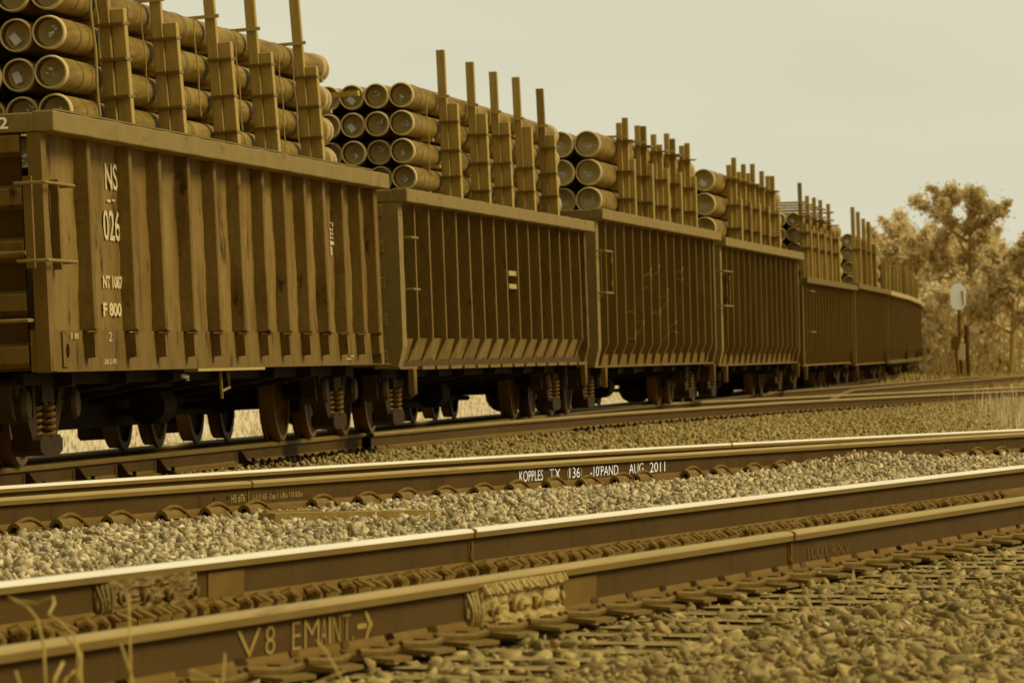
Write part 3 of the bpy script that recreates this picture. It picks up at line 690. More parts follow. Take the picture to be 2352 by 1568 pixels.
    for k, x in enumerate(xs_):
        b = MB(); wv = rs.uniform(-.012, .012)
        if st == 'a':
            wid, dep = .105, HP - W + .0
            # hat section tapering out to the outer plane, widening into the chord
            secs = [(zs + .30, .17, wid), (zs + .55, .16, wid), ((zs + top) / 2, .16, wid), (top - .25, .16, wid), (top, .17, wid)]
            for i, (z, wb, wf) in enumerate(secs):
                dx = wv * math.sin(i * 2.1); b.v += [(x - wb / 2 + dx, -W + .02, z), (x - wf / 2 + dx, -HP, z), (x + wf / 2 + dx, -HP, z), (x + wb / 2 + dx, -W + .02, z)]
            for i in range(len(secs) - 1):
                for q in range(4): b.f.append((i * 4 + q, i * 4 + (q + 1) % 4, i * 4 + 4 + (q + 1) % 4, i * 4 + 4 + q)); b.m.append(0)
            o = b.build('side_post', rm, car)
            bv = o.modifiers.new('b', 'BEVEL'); bv.width = .008; bv.segments = 1; bv.limit_method = 'ANGLE'
            # pocket at the foot with a bent lip
            f_ = MB(); f_.add([(x - .11, -W + .02, zs + .285), (x - .10, -HP + .005, zs + .285), (x + .035, -HP - .0, zs + .285), (x + .05, -W + .02, zs + .285),
                               (x - .085, -W + .02, zs + .085), (x - .075, -HP + .005, zs + .10), (x + .035, -HP + .0, zs + .10), (x + .05, -W + .02, zs + .085)],
                              [(0, 1, 2, 3), (0, 4, 5, 1), (1, 5, 6, 2), (2, 6, 7, 3), (4, 7, 6, 5)])
            f_.add([(x - .13, -W + .02, zs + .292), (x - .125, -HP - .02, zs + .300 + wv), (x - .04, -HP - .03, zs + .290 - wv), (x + .06, -HP - .01, zs + .300), (x + .07, -W + .02, zs + .296),
                    (x - .13, -W + .02, zs + .304), (x - .125, -HP - .02, zs + .312 + wv), (x - .04, -HP - .03, zs + .302 - wv), (x + .06, -HP - .01, zs + .312), (x + .07, -W + .02, zs + .308)],
                   [(0, 1, 2, 3, 4), (9, 8, 7, 6, 5), (0, 5, 6, 1), (1, 6, 7, 2), (2, 7, 8, 3), (3, 8, 9, 4)])
            f_.build('post_foot', rm, car)
        else:
            wf = {'b': .085, 'c': .080, 'd': .050, 'e': .22}[st]; wd = rs.uniform(.9, 1.1) * wf
            zk = zs + .30
            pr = [(W - .03, zs + .012), (HP - (.05 if st == 'b' else .09), zs + .012), (HP, zk), (HP, top), (W - .03, top)]
            nz_ = 5; vs = []
            prof = [(zs + .012, HP - (.13 if st == 'b' else .10), wd * (3.0 if st in 'bc' else 1.2)), (zs + .14, HP - (.08 if st == 'b' else .07), wd * (1.9 if st in 'bc' else 1.1)), (zk, HP, wd), ((zk + top) / 2, HP, wd), (top, HP, wd)]
            for i, (z, yo, ww) in enumerate(prof):
                dx = (wv if st in 'bc' else 0) * math.sin(i * 1.9 + k)
                b.v += [(x - wd * .6, -W + .05, z), (x - ww / 2 + dx, -yo, z), (x + ww / 2 + dx, -yo, z), (x + wd * .6, -W + .05, z)]
            for i in range(len(prof) - 1):
                for q in range(4): b.f.append((i * 4 + q, i * 4 + (q + 1) % 4, i * 4 + 4 + (q + 1) % 4, i * 4 + 4 + q)); b.m.append(0)
            b.build('side_post', rm, car)
            if st == 'e': MB().box((x, -HP + .02, zs - .03), (.34, .12, .07)).build('post_foot', M['strap_pale'], car)
    if st in 'bc':
        b = MB(); n_ = 60; yo0, yo1 = (HP - .14, HP - .055) if st == 'b' else (HP - .125, HP - .12); zt_ = .30 if st == 'b' else .16
        for i in range(n_ + 1):
            x = .35 + (LEN - .8) * i / n_; w_ = rs.uniform(-.012, .012) if st == 'b' else 0
            b.v += [(x, -yo0 + rs.uniform(-.008, .008), zs + .012 + w_ * .6), (x, -yo1, zs + zt_ + w_ * .3)]
        for i in range(n_): b.f.append((2 * i, 2 * i + 2, 2 * i + 3, 2 * i + 1)); b.m.append(0)
        b.build('lower_band', M['band' if st == 'b' else 'panel_c'], car)
    # corner posts and sills
    if st == 'a':
        b = MB(); b.box((LEN / 2, -1.405, zs + .15), (LEN - .02, .06, .30)); o = b.build('side_sill', rm, car)
        MB().box((7.2, -HP + .01, zs - .018), (3.2, .12, .022)).build('step_plate', M['strap_pale'], car)
        MB().box((LEN / 2, -HP + .02, zs - .004), (LEN + .1, .14, .008)).build('sill_flange', rm, car)
    else:
        b = MB(); b.box((LEN / 2, -HP + (.10 if st == 'b' else .12), zs), (LEN, .12, .024)); b.build('side_sill', rm, car)
        if st == 'b':
            b = MB()
            for k in range(14): b.box((1.7 + k * 1.06, -HP + .02, zs - .004), (.86, .06, .034))
            b.build('sill_tabs', M['rib_b'], car)
        if st in 'bcd':
            for x in ((.6, LEN - .7) if st != 'd' else (.6,)): MB().prism([(0, 0), (.05, -.26), (.09, -.26), (.10, -.05), (.16, -.26), (.20, -.26), (.22, 0)], -HP - .01, -HP + .05, mtx=Matrix.Translation((x, 0, zs - .012))).build('step_bracket', M['rib_c'], car)
    for x, wd in ((.09, .17 if st == 'a' else .30), (LEN - .10, .18)):
        b = MB()
        mm = {'a': 'rib_a', 'b': 'scarred', 'c': 'rib_c', 'd': 'panel_c', 'e': 'panel_d'}[st]
        if st in 'bc' and x < 1: mm = 'chord'
        zz = np.linspace(zs, top - .002, 9); x0 = x - .09 if x < 1 else x - wd / 2
        for i, z in enumerate(zz):
            j = (.02 * math.sin(i * 2.1)) if st == 'b' else 0
            yo = HP - (.06 if (st in 'bc' and i == 0) else 0) - (.002 if i else 0)
            dp_ = .10 if st in 'ade' else .24; b.v += [(x0 + .0, -yo + dp_, z), (x0, -yo, z), (x0 + wd + j, -yo, z), (x0 + wd + j, -yo + dp_, z)]
        for i in range(8):
            for q in range(4): b.f.append((i * 4 + q, i * 4 + (q + 1) % 4, i * 4 + 4 + (q + 1) % 4, i * 4 + 4 + q)); b.m.append(0)
        b.f += [(0, 1, 2, 3), (35, 34, 33, 32)]; b.m += [0, 0]
        b.build('corner_post', M[mm], car)
    # end walls with horizontal corrugations
    for x, sg in ((.10, -1), (LEN - .10, 1)):
        MB().box((x, 0, (zs + zt) / 2 - .05), (.05, 2.7, zt - zs - .12)).build('end_wall', M['dark_panel'], car)
        b = MB(); nr = 5
        for k in range(nr):
            z = zs + .12 + (top - .2 - zs) * k / (nr - 1)
            b.prism([(0, z - .09), (sg * .10, z - .055), (sg * .10, z + .055), (0, z + .09)], -1.36, 1.36)
            b.v = b.v
        b.build('end_ribs', M['rib_a' if st == 'a' else 'chord'], car, mtx=Matrix.Translation((x + sg * .026, 0, 0)))
    # underframe, brake gear, couplers
    b = MB(); b.box((LEN / 2, 0, zs - .13), (LEN - .5, .36, .30)); b.prism([(3.6, zs - .27), (4.6, zs - .46), (LEN - 4.6, zs - .46), (LEN - 3.6, zs - .27)], -.17, .17)
    for x in (1.5, 3.6, 5.6, LEN / 2, LEN - 5.6, LEN - 3.6, LEN - 1.5): b.prism([(-1.38, zs - .01), (-1.38, zs - .10), (-.3, zs - .26), (.3, zs - .26), (1.38, zs - .10), (1.38, zs - .01)], x - .09, x + .09, axis='x')
    b.box((LEN / 2, 1.2, zs - .05), (LEN - .6, .12, .10)); b.box((LEN / 2, -1.2, zs - .05), (LEN - .6, .10, .09))
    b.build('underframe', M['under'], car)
    b = MB(); b.lathe([(-.55, .001), (-.55, .2), (-.5, .24), (.5, .24), (.55, .2), (.55, .001)], 20, axis='x', mtx=Matrix.Translation((6.6, .55, zs - .36)))
    b.lathe([(-.3, .001), (-.3, .16), (.3, .16), (.3, .001)], 18, axis='x', mtx=Matrix.Translation((9.2, -.5, zs - .3)))
    b.tube([(3.0, .25, zs - .36), (8.8, .25, zs - .42)], .03, 6); b.tube([(8.8, -.25, zs - .34), (14.0, -.25, zs - .38)], .03, 6); b.tube([(1, -.9, zs - .12), (15.5, -.9, zs - .12)], .022, 6)
    b.box((7.6, .1, zs - .38), (1.4, .08, .14)); b.build('brake_gear', M['under'], car)
    b = MB()
    for x, sg in ((0, -1), (LEN, 1)):
        b.box((x - sg * .25, 0, .80), (.9, .24, .26)); b.box((x + sg * .34, 0, .80), (.34, .16, .17)); b.prism([(x + sg * .48, -.14), (x + sg * .48, .16), (x + sg * .30, .17), (x + sg * .30, -.12)], .68, .95, axis='z')
        b.tube([(x + sg * .1, -.35, .75), (x + sg * .28, -.33, .55), (x + sg * .42, -.25, .42), (x + sg * .47, -.12, .50)], .03, 8)
    b.build('coupler', M['bogie'], car)
    if ci < 8:
        add_truck(car, 1.2 if ci == 0 else 1.35); add_truck(car, LEN - (1.25 if ci == 0 else 1.5))
    CARS.append((car, mw, zs, zt, st)); return car
def solve_x(mw, u, y, z, lo=-3, hi=LEN + 3):
    for _ in range(40):
        m = (lo + hi) / 2; lo, hi = (m, hi) if puv(mw @ Vector((m, y, z)))[0] < u else (lo, m)
    return lo
for ci in range(len(specs)): make_car(ci)
for p in (proto_t, proto_w, proto_a, proto_s): bpy.data.objects.remove(p)

# ---- fittings of the nearest car
car, mw, zs, zt, st = CARS[0]
def vz(mw, x, y, v):        # local z on a car at which the picture row is v
    lo, hi = -1, 6
    for _ in range(40):
        m = (lo + hi) / 2; lo, hi = (m, hi) if puv(mw @ Vector((x, y, m)))[1] > v else (lo, m)
    return lo
def rung_ladder(car, mw, u0, u1, vt, vb, y=-HW - .06, bars=2, mname='rib_a', stile=True):
    x0, x1 = solve_x(mw, u0, y, 1.6), solve_x(mw, u1, y, 1.6); z1, z0 = vz(mw, x0, y, vt), vz(mw, x0, y, vb)
    for i in range(bars):
        b = MB(); z = z0 + (z1 - z0) * i / (bars - 1); b.tube([(x0 - .02, -1.36, z), (x0 - .02, y, z), (x1 + .02, y, z), (x1 + .02, -1.36, z)], .013, 7); b.build('grab_iron', M['chord'], car, smooth=True)
    if stile:
        for x in (x0 + .04, x1 - .04): MB().box((x, -1.45, (z0 + z1) / 2), (.05, .06, z1 - z0 + .10)).build('ladder_stile', M[mname], car)
rung_ladder(car, mw, 108, 174, 418, 597, mname='rib_a')
ladx = -.10
for z in (vz(mw, -.1, -1.3, 582), vz(mw, -.1, -1.3, 737)): MB().tube([(.05, -1.40, z), (-.16, -1.40, z), (-.16, -1.90 + 1.15, z), (.05, -.75, z)], .014, 7).build('grab_iron', M['chord'], car, smooth=True)
b = MB(); b.box((-.42, -.98, 1.35), (.05, .06, 1.1)); b.box((-.2, -.98, 1.3), (.4, .04, .05)); b.box((-.2, -.98, 1.7), (.4, .04, .05)); b.build('ladder_stile', M['rib_c'], car)
for u, y_, nm in ((285, 0, ''),):
    pass
# hook plate, hole and stencils on the sill
x = solve_x(mw, 173, -HW, .9)
MB().box((x, -1.442, zs + .16), (.20, .014, .26)).build('jacking_pad', M['rib_a'], car)
b = MB(); b.lathe([(-.004, .001), (-.004, .05), (.004, .05)], 20); b.build('jacking_hole', M['hole'], car, mtx=Matrix.Translation((x + .05, -1.452, zs + .15)))
def ctext(cari, body, u0, u1, v0, v1, material=None, name='lettering', y=None, off=.0, shear=0):
    car, mw, zs, zt, st = CARS[cari]; y = (-1.42 if st == 'a' else -HW) if y is None else y
    z1 = vz(mw, solve_x(mw, u0, y, 1.6), y, v0); x0, x1 = solve_x(mw, u0, y, z1), solve_x(mw, u1, y, z1); z0 = vz(mw, x0, y, v1)
    return text(body, x1 - x0, z1 - z0, Matrix.Translation((x0, y, z0)) @ Matrix.Rotation(R(90), 4, 'X'), material or M['paint_white'], car, name, shear, off)
yp = -1.42 - .005
ctext(0, "NS", 240, 268, 372, 435, y=yp, off=.012); ctext(0, "0262", 236, 287, 480, 552, y=yp, off=.012)
ctext(0, "-", 246, 254, 457, 464, y=yp); ctext(0, "-", 258, 264, 457, 462, y=yp)
ctext(0, "NT 108700", 236, 292, 632, 662, y=yp, off=.04); ctext(0, "F 800 1", 237, 290, 694, 726, y=yp, off=.04)
ctext(0, "2", 250, 257, 762, 783, y=-1.438); ctext(0, "1", 300, 303, 760, 772, y=-1.438); ctext(0, "28-2-92", 240, 268, 824, 836, y=-1.438, off=.02)
ctext(0, "18", 164, 180, 764, 778, y=-1.452)
ctext(0, "T", 757, 770, 510, 520, y=yp); ctext(0, "EEE", 757, 770, 524, 548, y=yp); ctext(0, "I", 758, 771, 553, 562, y=yp); ctext(0, "II", 759, 771, 566, 586, y=yp)
ctext(0, "_-", 796, 812, 816, 825, y=-1.438, off=.03)
# figure on the end chord
text("2", .07, .085, Matrix.Translation((-.012, -1.22, zt - .118)) @ Matrix.Rotation(R(-90), 4, 'Z') @ Matrix.Rotation(R(90), 4, 'X'), M['white_label_glint'], car, 'lettering', off=.02)
# brake pin, lever, stirrup step
b = MB(); x = solve_x(mw, 520, -HW, .6); b.tube([(x, -HW + .05, zs), (x + .02, -HW + .05, zs - .26)], .014, 6); b.tube([(x + .02, -HW + .05, zs - .20), (x + .42, -HW + .05, zs - .17), (x + .36, -HW + .05, zs - .04)], .012, 6); b.build('stirrup_step', M['chord'], car)
b = MB(); x = solve_x(mw, 425, -HW + .2, .6); b.tube([(x - .1, -HW + .2, zs - .06), (x + .12, -HW + .2, zs - .065), (x + .12, -HW + .2, zs - .10)], .016, 6); b.build('brake_lever', M['white_sign'], car)
# chain lying along the top chord
b = MB(); x = .25; k = 0
while x < LEN - 1.2:
    pts = [(x + .022 * math.cos(a), -HW - .06 + (.013 * math.sin(a) if k % 2 else .004), zt + .012 + (.012 * math.sin(a) if k % 2 == 0 else 0)) for a in np.linspace(0, 2 * math.pi, 7)]
    b.tube(pts, .006, 4, cap=False); x += .034; k += 1
tag(b.build('chain', M['strap'], mtx=mw), 'long rusty chain lying along the top edge of the nearest gondola', 'chain')
# small marks on the other cars
car2 = CARS[1]
for v in (622, 652):
    x0, x1 = solve_x(car2[1], 1144, -1.37, 1.6), solve_x(car2[1], 1166, -1.37, 1.6); z = vz(car2[1], x0, -1.37, v)
    MB().box(((x0 + x1) / 2, -HW + .03, z - .03), (x1 - x0, .02, .055)).build('painted_bar', M['strap_pale'], car2[0])
rung_ladder(car2[0], car2[1], 948, 962, 545, 664, stile=False)
for cidx, ua, ub, vt, vb in ((2, 1392, 1408, 576, 672), (3, 1664, 1684, 622, 702)):
    c_ = CARS[cidx]; rung_ladder(c_[0], c_[1], ua, ub, vt, vb, y=-HW - .10, bars=2)
    x = solve_x(c_[1], ua + 4, -HW, 1.6); z1, z0 = vz(c_[1], x, -HW, vt), vz(c_[1], x, -HW, vb)
    b = MB(); b.tube([(x + .10, -HW - .05, z0), (x + .10, -HW - .05, z1)], .022, 7); b.box((x + .1, -HW - .02, z0 + .12), (.2, .08, .07)); b.box((x + .1, -HW - .02, z1 - .12), (.2, .08, .07)); b.build('brake_rod', M['post_brown'], c_[0])
rung_ladder(CARS[4][0], CARS[4][1], 1862, 1872, 668, 762, stile=False)
# chalk scrawl across the ribs of the third car
c_ = CARS[2]; rs = random.Random(4); zs3 = c_[2]
for k in range(3, 10):
    x = 1.15 + (16.4 - 1.9) * k / 13
    for q in range(rs.randint(2, 4)):
        z = zs3 + rs.uniform(.32, 1.5); MB().tube([(x - .048, -1.36, z), (x - .046, -1.44, z + rs.uniform(-.05, .10)), (x - .043, -1.515, z + rs.uniform(-.04, .14)), (x + .02, -1.525, z + rs.uniform(0, .14))], .007, 4).build('chalk_scrawl', M['chalk'], c_[0])

# ================================================================== PIPE LOADS
def loadm(ci, lroll):
    mw = CARS[ci][1]; rl = specs[ci][1]
    return mw @ Matrix.Translation((0, 0, 2.45)) @ Matrix.Rotation(-R(lroll - rl), 4, 'X') @ Matrix.Translation((0, 0, -2.45))
def pipe_proto(Rr, L_):
    wl = Rr * .115; b = MB()
    prof = [(.16, Rr - wl), (.0, Rr - wl), (-.004, Rr - wl * .5), (.0, Rr), (.05, Rr + .005), (.09, Rr)]; mis = [1, 2, 2, 2, 2]
    for q_ in (.62, 2.6, 5.1, 5.2, 7.7, 10.2): prof += [(q_, Rr), (q_ + .003, Rr + .005), (q_ + .028, Rr + .005), (q_ + .031, Rr)]; mis += [0, 3, 3, 3]
    for q_ in (L_ - .34, L_ - .12): prof += [(q_, Rr), (q_ + .01, Rr + .016), (q_ + .06, Rr + .016), (q_ + .07, Rr)]; mis += [0, 2, 2, 2]
    prof += [(L_, Rr), (L_ + .004, Rr - wl * .5), (L_, Rr - wl), (L_ - .15, Rr - wl)]; mis += [0, 1, 1, 1]
    b.lathe(prof, 30, axis='x', mis=mis); p = b.build('steel_pipe', [M['pipe'], M['pipe_in'], M['collar'], M['strap']], smooth=True)
    b = MB(); b.lathe([(.155, Rr - wl - .001), (.125, (Rr - wl) * .98), (.12, (Rr - wl) * .92), (.14, (Rr - wl) * .84), (.175, (Rr - wl) * .6), (.195, (Rr - wl) * .3), (.20, .001)], 26, axis='x'); pl = b.build('end_plug', M['plug'], smooth=True)
    return p, pl
lab = MB(); lab.add([(.122, -.046, -.034), (.122, .044, -.026), (.130, .038, .034), (.130, -.050, .026)], [(0, 1, 2, 3)]); LABM = lab
def glint(seed):  # white patches painted in as highlights on the pipe plugs
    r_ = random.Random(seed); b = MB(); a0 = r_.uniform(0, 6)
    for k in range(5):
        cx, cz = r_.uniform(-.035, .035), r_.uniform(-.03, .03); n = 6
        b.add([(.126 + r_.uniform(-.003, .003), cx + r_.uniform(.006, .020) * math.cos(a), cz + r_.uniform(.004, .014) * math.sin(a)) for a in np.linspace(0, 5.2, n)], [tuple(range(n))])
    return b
rown = ['top', 'second', 'third', 'fourth', 'fifth']; coln = ['outermost', 'second', 'third', 'fourth', 'fifth', 'sixth']
specsL = [ # car, load lean, pipe radius, column pitch, ncol, row centres (world z of near column), front x via u, length, sideways inset
    (0, 4.8, .127, .256, 5, [3.67, 3.365, 3.06, 2.77, 2.48], 118, 12.9, 1.10),
    (1, 2.9, .131, .262, 6, [3.64, 3.34, 3.04, 2.76, 2.48], 925, 12.9, 1.10),
    (2, 1.8, .176, .36, 4, [3.69, 3.31, 2.93, 2.55], 1352, 13.2, 1.05),
    (3, 1.5, .180, .37, 3, [3.65, 3.26, 2.87, 2.48], 1618, 13.6, 1.04),
    (4, 2.0, .135, .28, 4, [3.40, 3.11, 2.82, 2.53], 1823, 13.5, 1.10),
    (5, 2.0, .145, .31, 3, [3.34, 3.03, 2.71, 2.39], 1948, 13.0, 1.08),
    (6, 2.0, .13, .27, 2, [2.93, 2.62, 2.33], 2026, 13.0, 1.14)]
LM = {}
nlab = 0
for ci, lroll, Rr, cp, nc, rows, u0, L_, inset in specsL:
    ml = loadm(ci, lroll); LM[ci] = ml; p, pl = pipe_proto(Rr, L_); firstp = True
    lbl = LABM.build('paper_label', M['white_label_glint'])
    gl = [glint(ci * 9 + q).build('painted_glint', M['white_label_glint']) for q in range(3)]
    x_front = solve_x(ml, u0 if ci else 115, -inset, 3.0, -3, 12)
    for ri, zc in enumerate(rows):
        z = (zc - (ml @ Vector((x_front, -inset, 0))).z) / math.cos(R(lroll))
        for k in range(nc):
            jx = x_front + random.uniform(-.06, .06) + (.10 if (ri + k) % 3 == 0 else 0) * .3
            m = ml @ Matrix.Translation((jx, -inset + k * cp, z)) @ Matrix.Rotation(random.uniform(-.03, .03), 4, 'X')
            if firstp: o, q = p, pl; o.matrix_local = m; pl.parent = p; firstp = False
            else: o = dup(p, None, m); q = dup(pl, o)
            q.matrix_local = Matrix.Rotation(random.uniform(0, 6), 4, 'X')
            s_ = Rr / .127
            if (ci, ri, k) in ((0, 1, 1), (0, 2, 1), (1, 0, 2), (1, 1, 2), (3, 0, 0), (4, 0, 0), (5, 0, 0), (0, 3, 2)):
                dup(lbl, o, Matrix.Rotation(R(20 + 15 * ri), 4, 'X') @ Matrix.Translation((0, .02, -.035 * s_)) @ Matrix.Rotation(R(15), 4, 'X') @ Matrix.Scale(s_, 4))
            elif ci < 3 or ri < 3:
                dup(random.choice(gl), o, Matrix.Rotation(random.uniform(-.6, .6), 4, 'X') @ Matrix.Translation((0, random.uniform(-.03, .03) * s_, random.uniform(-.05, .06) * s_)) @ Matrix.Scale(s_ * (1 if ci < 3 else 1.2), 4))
            tag(o, 'steel pipe in the %s row, %s column from the stakes, on the %s gondola' % (rown[ri] if ri < len(rown) else 'lowest', coln[k], ORD[ci]), 'pipe', 'steel pipes on the %s gondola' % ORD[ci])
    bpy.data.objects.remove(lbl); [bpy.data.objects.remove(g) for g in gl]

# ---- timber stakes with steel bands, ties across the load, bundle straps, spacers
def stake(ci, u_bot, boards, z_bands, label, lean=0.0, ztop_short=3.6):
    """boards: list of (offset along car, width, world top z, material)"""
    ml = LM[ci] if ci in LM else CARS[ci][1]; zt = CARS[ci][3]; lean += random.uniform(-.012, .012)
    x = solve_x(ml, u_bot, -1.33, zt); root = empty('timber_stake', ml @ Matrix.Translation((x, -1.33, zt - .12)))
    tag(root, label, 'stake', 'timber stakes along the pipe loads'); z0w = (ml @ Vector((x, -1.33, 0))).z
    for dx, wd, zw, mn in boards:
        h = zw - z0w - (zt - .12); b = MB(); n = 10; rs = random.Random(int(u_bot * 3 + dx * 100))
        nb_ = len(boards); bi = [q[0] for q in boards].index(dx); th = ((.092, .11) if nb_ == 2 else (.078, .08, .078))[bi]; yc = ((.035, -.068) if nb_ == 2 else (.060, -.018, -.095))[bi]
        for i in range(n + 1):
            j = rs.uniform(-.004, .004); z = h * i / n
            for a_, c_ in ((-.5, -.5), (.5, -.5), (.5, .5), (-.5, .5)): b.v.append((dx * .3 + a_ * wd * .8 + j + lean * z, yc + c_ * th, z))
        for i in range(n):
            for q in range(4): b.f.append((i * 4 + q, i * 4 + (q + 1) % 4, i * 4 + 4 + (q + 1) % 4, i * 4 + 4 + q)); b.m.append(0)
        b.f += [(3, 2, 1, 0), (n * 4, n * 4 + 1, n * 4 + 2, n * 4 + 3)]; b.m += [0, 0]
        o = b.build('board', M[mn], root); bv = o.modifiers.new('b', 'BEVEL'); bv.width = .006; bv.segments = 1; bv.limit_method = 'ANGLE'
    lo = min(d[0] - d[1] / 2 for d in boards) - .012; hi = max(d[0] + d[1] / 2 for d in boards) + .012
    for zw in z_bands:
        z = zw - z0w - (zt - .12); b = MB(); b.box(((lo + hi) / 2 * .3 + lean * z, (-.021 if len(boards) == 2 else -.017), z), ((hi - lo) * .75, .215 if len(boards) == 2 else .235, .022), rot=Matrix.Rotation(R(random.uniform(-3, 3)), 3, 'Y')); b.build('steel_band', M['strap'], root)
    return root, x, ml
def cross_tie(ci, x, zw, label, thick=.03, x2=None):
    ml = LM[ci]; z = (zw - (ml @ Vector((x, -1.41, 0))).z); b = MB()
    b.box((0, 1.40, 0), (thick * 1.2, 2.80, thick)); o = b.build('cross_tie', M['timber'], mtx=ml @ Matrix.Translation((x, -1.38, z)) @ Matrix.Rotation(R(random.uniform(-1, 1)), 4, 'X'))
    tag(o, label, 'tie bar', 'tie bars across the pipe loads')
SW = .095
wn = ['first', 'second', 'third', 'fourth', 'fifth', 'sixth']
for i, (u, ts) in enumerate(((272, 3.62), (394, 3.63), (518, 3.60), (612, 3.61), (716, 3.60))):
    top = 4.5 if i else 3.9
    r_, x, ml = stake(0, u, [(-.09, .11, top, 'timber'), (.055, .15, ts, 'timber')] if i else [(-.1, .17, 3.75, 'timber_dark'), (.07, .15, ts, 'timber')],
                      [3.50, 3.22, 2.93] if i != 2 else [3.45, 3.13, 2.82], '%s banded timber stake from the left on the nearest gondola' % wn[i])
    cross_tie(0, x - .09, 3.83, 'thin bar running back over the pipes from the %s stake of the nearest gondola' % wn[i])
for i, u in enumerate((1037, 1103, 1156, 1208, 1262)):
    ts = (3.62, 3.60, 3.58, 3.60, 3.58)[i]
    r_, x, ml = stake(1, u, [(-.12, .11, (4.21, 4.19, 4.17, 4.20, 4.16)[i], 'timber' if i != 4 else 'timber_dark'), (.05, .17, ts, 'timber')], [3.42, 3.10, 2.82][i % 2:] if i != 1 else [3.36, 3.03, 2.72], '%s banded timber stake from the left on the second gondola' % wn[i])
    cross_tie(1, x - .12, 3.70, 'thin bar running back over the pipes from the %s stake of the second gondola' % wn[i])
for i, u in enumerate((1440, 1482, 1518, 1548, 1582)):
    t1, t2 = ((4.05, 4.12), (4.1, 4.09), (4.05, 3.9), (4.13, 4.05), (4.02, 4.06))[i]
    r_, x, ml = stake(2, u, [(-.25, .15, t1, 'timber'), (-.08, .13, t2, 'timber_dark' if i % 2 else 'timber'), (.12, .17, 3.55, 'timber')], [3.8, 3.38, 3.0], '%s timber stake of three boards from the left on the third gondola' % wn[i])
    cross_tie(2, x - .2, 3.86, 'thin bar running back over the pipes from the %s stake of the third gondola' % wn[i])
for i, u in enumerate((1688, 1710, 1731, 1752, 1776)):
    t1, t2 = ((3.96, 4.08), (3.9, 4.03), (3.93, 4.09), (3.8, 4.02), (4.0, 4.0))[i]
    r_, x, ml = stake(3, u, [(-.30, .20, t1, 'timber'), (-.10, .13, t2, 'timber'), (.14, .22, 3.4, 'timber_dark' if i % 2 else 'timber')], [3.72, 3.3, 2.9], '%s timber stake from the left on the fourth gondola' % wn[i])
    cross_tie(3, x - .2, 3.76, 'thin bar running back over the pipes from the %s stake of the fourth gondola' % wn[i])
for i, u in enumerate((1852, 1868, 1884, 1898, 1916)):
    r_, x, ml = stake(4, u, [(-.30, .14, (4.10, 3.9, 3.92, 3.92, 3.9)[i], 'timber' if i else 'timber_dark'), (.02, .22, 3.3, 'timber'), (.3, .2, 3.2, 'timber')], [3.45, 3.15, 2.85], '%s timber stake from the left on the fifth gondola' % wn[i], lean=-.03)
    cross_tie(4, x - .2, 3.72, 'thin bar across the load at the %s stake of the fifth gondola' % wn[i], .04)
    cross_tie(4, x - .1, 3.56, 'lower thin bar across the load at the %s stake of the fifth gondola' % wn[i], .035)
for i, u in enumerate((1968, 1980, 1992, 2003)):
    stake(5, u, [(-.3, .16, (4.05, 4.0, 3.9, 3.88)[i], 'timber_dark' if i == 3 else 'timber'), (.05, .25, 3.35, 'timber_dark' if i % 2 else 'timber')], [3.1], '%s timber stake from the left on the sixth gondola' % wn[i])
k = 0
for ci in (6, 7, 8, 9):
    for x_ in (2.0, 5.2, 8.4, 11.6, 14.8):
        mwc = CARS[ci][1]; r_ = empty('timber_stake', mwc @ Matrix.Translation((x_, -1.38, 1.7))); k += 1
        for dx, wd, h in ((-.2, .14, random.uniform(1.15, 1.45)), (.10, .18, random.uniform(.9, 1.2))): MB().box((dx, 0, h / 2), (wd, .11, h)).build('board', M['timber' if k % 3 else 'timber_dark'], r_)
        tag(r_, '%s timber stake from the left on the %s gondola, far away on the bend' % (wn[[2.0, 5.2, 8.4, 11.6, 14.8].index(x_)], ORD[ci]), 'stake', 'stakes of the %s gondola on the bend' % ORD[ci])
# far loads of the cars on the bend: two long bundles each
for ci in (7, 8, 9):
    for q in range(3):
        b = MB(); b.lathe([(0, .10), (0, .26), (13.4, .26), (13.4, .10)], 20, axis='x')
        tag(b.build('steel_pipe', M['pipe'], mtx=CARS[ci][1] @ Matrix.Translation((1.5, -1.05 + q * .6, 2.66))), 'large pipe, %s column from the stakes, on the %s gondola' % (coln[q], ORD[ci]), 'pipe', 'steel pipes on the %s gondola' % ORD[ci])
# vertical straps round the bundles (one per place), and spacers between the rows
def strap(ci, u, v_t, v_b, label, r_=.007):
    ml = LM[ci]; inset, Rr = [(s[8], s[2]) for s in specsL if s[0] == ci][0]; y = -inset - Rr - .03
    x = solve_x(ml, u, y, 3.0); z1, z0 = vz(ml, x, y, v_t), vz(ml, x, y, v_b); b = MB(); n = 8
    b.tube([(.004 * math.sin(i * 2), .006 * math.sin(i * 1.3), (z1 - z0) * i / n) for i in range(n + 1)], r_, 6)
    tag(b.build('bundle_strap', M['strap_pale'], mtx=ml @ Matrix.Translation((x, y, z0))), label, 'strap', 'straps hanging over the pipe bundles')
for i, (u, a, bt, rr_) in enumerate(((221, -60, 268, .011), (233, -60, 150, .008), (337, 10, 235, .005), (458, 40, 268, .006), (552, 80, 300, .006), (650, 120, 335, .006), (682, 150, 330, .006))):
    strap(0, u, a, bt, '%s vertical strap from the left hanging down the pipes of the nearest gondola' % (wn + ['seventh'])[i], rr_)
strap(1, 985, 215, 425, 'thin strap on the pipes left of the stakes of the second gondola', .006)
